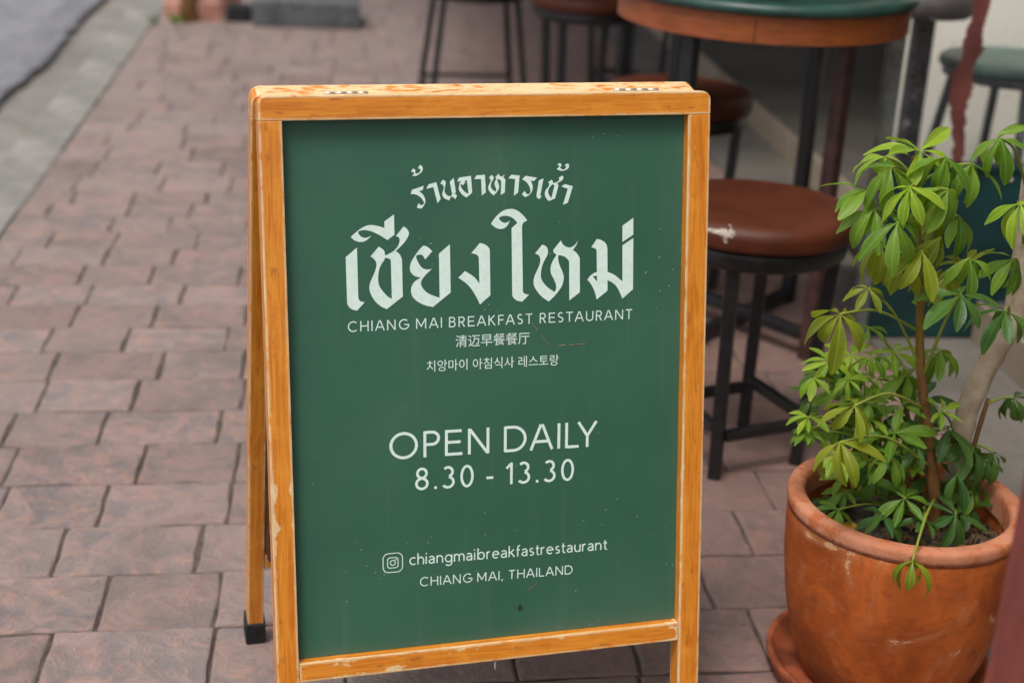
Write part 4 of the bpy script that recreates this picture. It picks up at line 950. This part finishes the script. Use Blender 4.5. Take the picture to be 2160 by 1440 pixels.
# ------------------------------------------------------------------ red-brown post close by on the right
p1, p2 = ray(2078, 1440), ray(2160, 947)
DP = 1.16
pl = Vector((0, 0, CAM_H))+p1*(DP/math.hypot(p1.x, p1.y))
bz = math.atan2(p1.y, p1.x)-math.pi/2
tpz = NT('red_brown_paint'); a = tpz.noise(16, 4, .6, tpz.mapv((4, 4, .5))); ch = tpz.noise(24, 4, .6)
c = tpz.mix(tpz.ramp(a, .3, .7), lin((106, 52, 46)), lin((126, 66, 58))); c = tpz.mix(tpz.ramp(ch, .70, .73), c, lin((196, 176, 164)))
M_POST = tpz.done(c, .6, .35)
po = empty('painted_post', (pl.x, pl.y, 0), bz); tag(po, 'red-brown painted square post standing by the terracotta pot', 'post')
obj('shaft', bm_mesh('shaft', box_bm((0, -.03, .03), (.07, .04, .98), .004, 3)), M_POST, po)
obj('foot_plate', bm_mesh('foot_plate', box_bm((-.002, -.034, 0), (.074, .044, .0298), .003, 2)), M_POST, po)

# ------------------------------------------------------------------ things at the far end of the pavement
gb0, gb1 = PZ(533, 57), PZ(760, 57)
M_GRAN = mat_ground('granite', lin((70, 71, 74)), lin((100, 101, 103)), 30, .4)
gb = box('granite_block', (gb0.x, gb0.y, 0), (gb1.x, gb0.y+.32, .112), M_GRAN, None, .006)
tag(gb, 'long grey granite block lying across the pavement', 'block')
tk = PZ(398, 48)
tree = empty('street_tree', (tk.x, tk.y+.05, 0)); tag(tree, 'slim street tree trunk growing at the kerb end of the pavement', 'tree')
obj('trunk', tube_mesh('trunk', [(0, 0, -.005), (.003, .01, .15), (-.01, .02, .6), (.02, .0, 1.4), (0, .03, 2.6)], [.05, .036, .033, .03, .024], 12), mat_ground('trunk_bark', lin((108, 78, 44)), lin((146, 112, 66)), 30), tree)
V = []; F = []
for i in range(900):
    d = Vector((random.gauss(0, 1), random.gauss(0, 1), random.gauss(0, .8))).normalized()*random.uniform(.25, .85); p = d+Vector((0, .03, 3.1))
    a = Vector((random.gauss(0, 1), random.gauss(0, 1), random.gauss(0, 1))).normalized(); b = a.orthogonal().normalized(); b0 = len(V)
    V += [p-a*.05, p+b*.022, p+a*.05, p-b*.022]; F.append((b0, b0+1, b0+2, b0+3))
o = obj('crown', new_mesh('crown', V, F), ML['d'], tree); o['kind'] = 'stuff'
for k in range(4):
    a = k*1.6; obj('limb', tube_mesh('limb', [(0, .03, 2.3), (.2*math.cos(a), .03+.2*math.sin(a), 2.7), (.45*math.cos(a), .03+.45*math.sin(a), 3.1)], [.016, .012, .006], 7), mat_ground('limb_bark', lin((108, 78, 44)), lin((146, 112, 66)), 30) if k == 0 else bpy.data.materials['limb_bark'], tree)
M_BRK = mat_ground('broken_brick', lin((160, 112, 98)), lin((184, 136, 120)), 24)
for (px, py, sx, sy, sz, rz, lb) in ((432, 46, .15, .11, .085, 12, 'broken pink brick lying against the tree foot'), (362, 38, .10, .09, .07, -30, 'small pink brick lump on the kerb side of the tree'), (492, 30, .11, .1, .13, 40, 'tall brick lump between the tree and the granite block')):
    q = PZ(px, py); bm = box_bm((-sx/2, 0, 0), (sx/2, sy, sz), .012, 2)
    for v in bm.verts: v.co += Vector([random.uniform(-.006, .006) for _ in range(3)]); v.co.z = max(v.co.z, 0)
    o = obj('broken_brick', bm_mesh('broken_brick', bm), M_BRK, None, Matrix.Translation((q.x, q.y, 0)) @ Matrix.Rotation(R(rz), 4, 'Z')); tag(o, lb, 'brick', 'brick lumps at the tree foot')
o = obj('stone', None, None) if False else None
q = PZ(505, 50); o = box('shadow_box', (q.x-.06, q.y+.02, 0), (q.x+.05, q.y+.14, .07), M_RUB, None, .01); tag(o, 'small black box standing in for the shadow beside the granite block', 'box')  # black box put where only a shadow lies
def tuft(px, py, n, hgt, label, key='g'):
    q = PZ(px, py); e = empty('weed', (q.x, q.y, 0)); tag(e, label, 'weed')
    for i in range(n):
        d = random.uniform(0, 6.28); l = hgt*random.uniform(.6, 1.1); el = R(random.uniform(25, 80))
        dv = Vector((math.cos(d)*math.cos(el), math.sin(d)*math.cos(el), math.sin(el))); z = dv.orthogonal().normalized(); y_ = z.cross(dv)
        M = Matrix(((dv.x*l, y_.x*l, z.x*l, 0), (dv.y*l, y_.y*l, z.y*l, 0), (dv.z*l, y_.z*l, z.z*l, .0), (0, 0, 0, 1)))
        obj('leaf', LM[key][i % 5], None, e, M)
tuft(372, 52, 9, .07, 'small pale green weed at the foot of the street tree')
tuft(330, 52, 7, .06, 'small dark weed at the kerb corner', 'd')
def flat_leaf(px, py, z, s, rz, label):
    q = PZ(px, py, z); o = obj('dry_leaf', leaflet_mesh(.2, .3, .5), bpy.data.materials['fallen_yellow'], None, Matrix.Translation((q.x, q.y, z+.006)) @ Matrix.Rotation(R(rz), 4, 'Z') @ Matrix.Scale(s, 4)); tag(o, label, 'leaf', 'yellow leaves in the gutter')
flat_leaf(168, 38, -.112, .06, 40, 'largest yellow fallen leaf lying in the gutter'); flat_leaf(220, 16, -.112, .04, -20, 'yellow fallen leaf in the gutter, beyond the larger one'); flat_leaf(47, 280, -.112, .03, 80, 'tiny yellow fallen leaf lying beside the kerb stones')
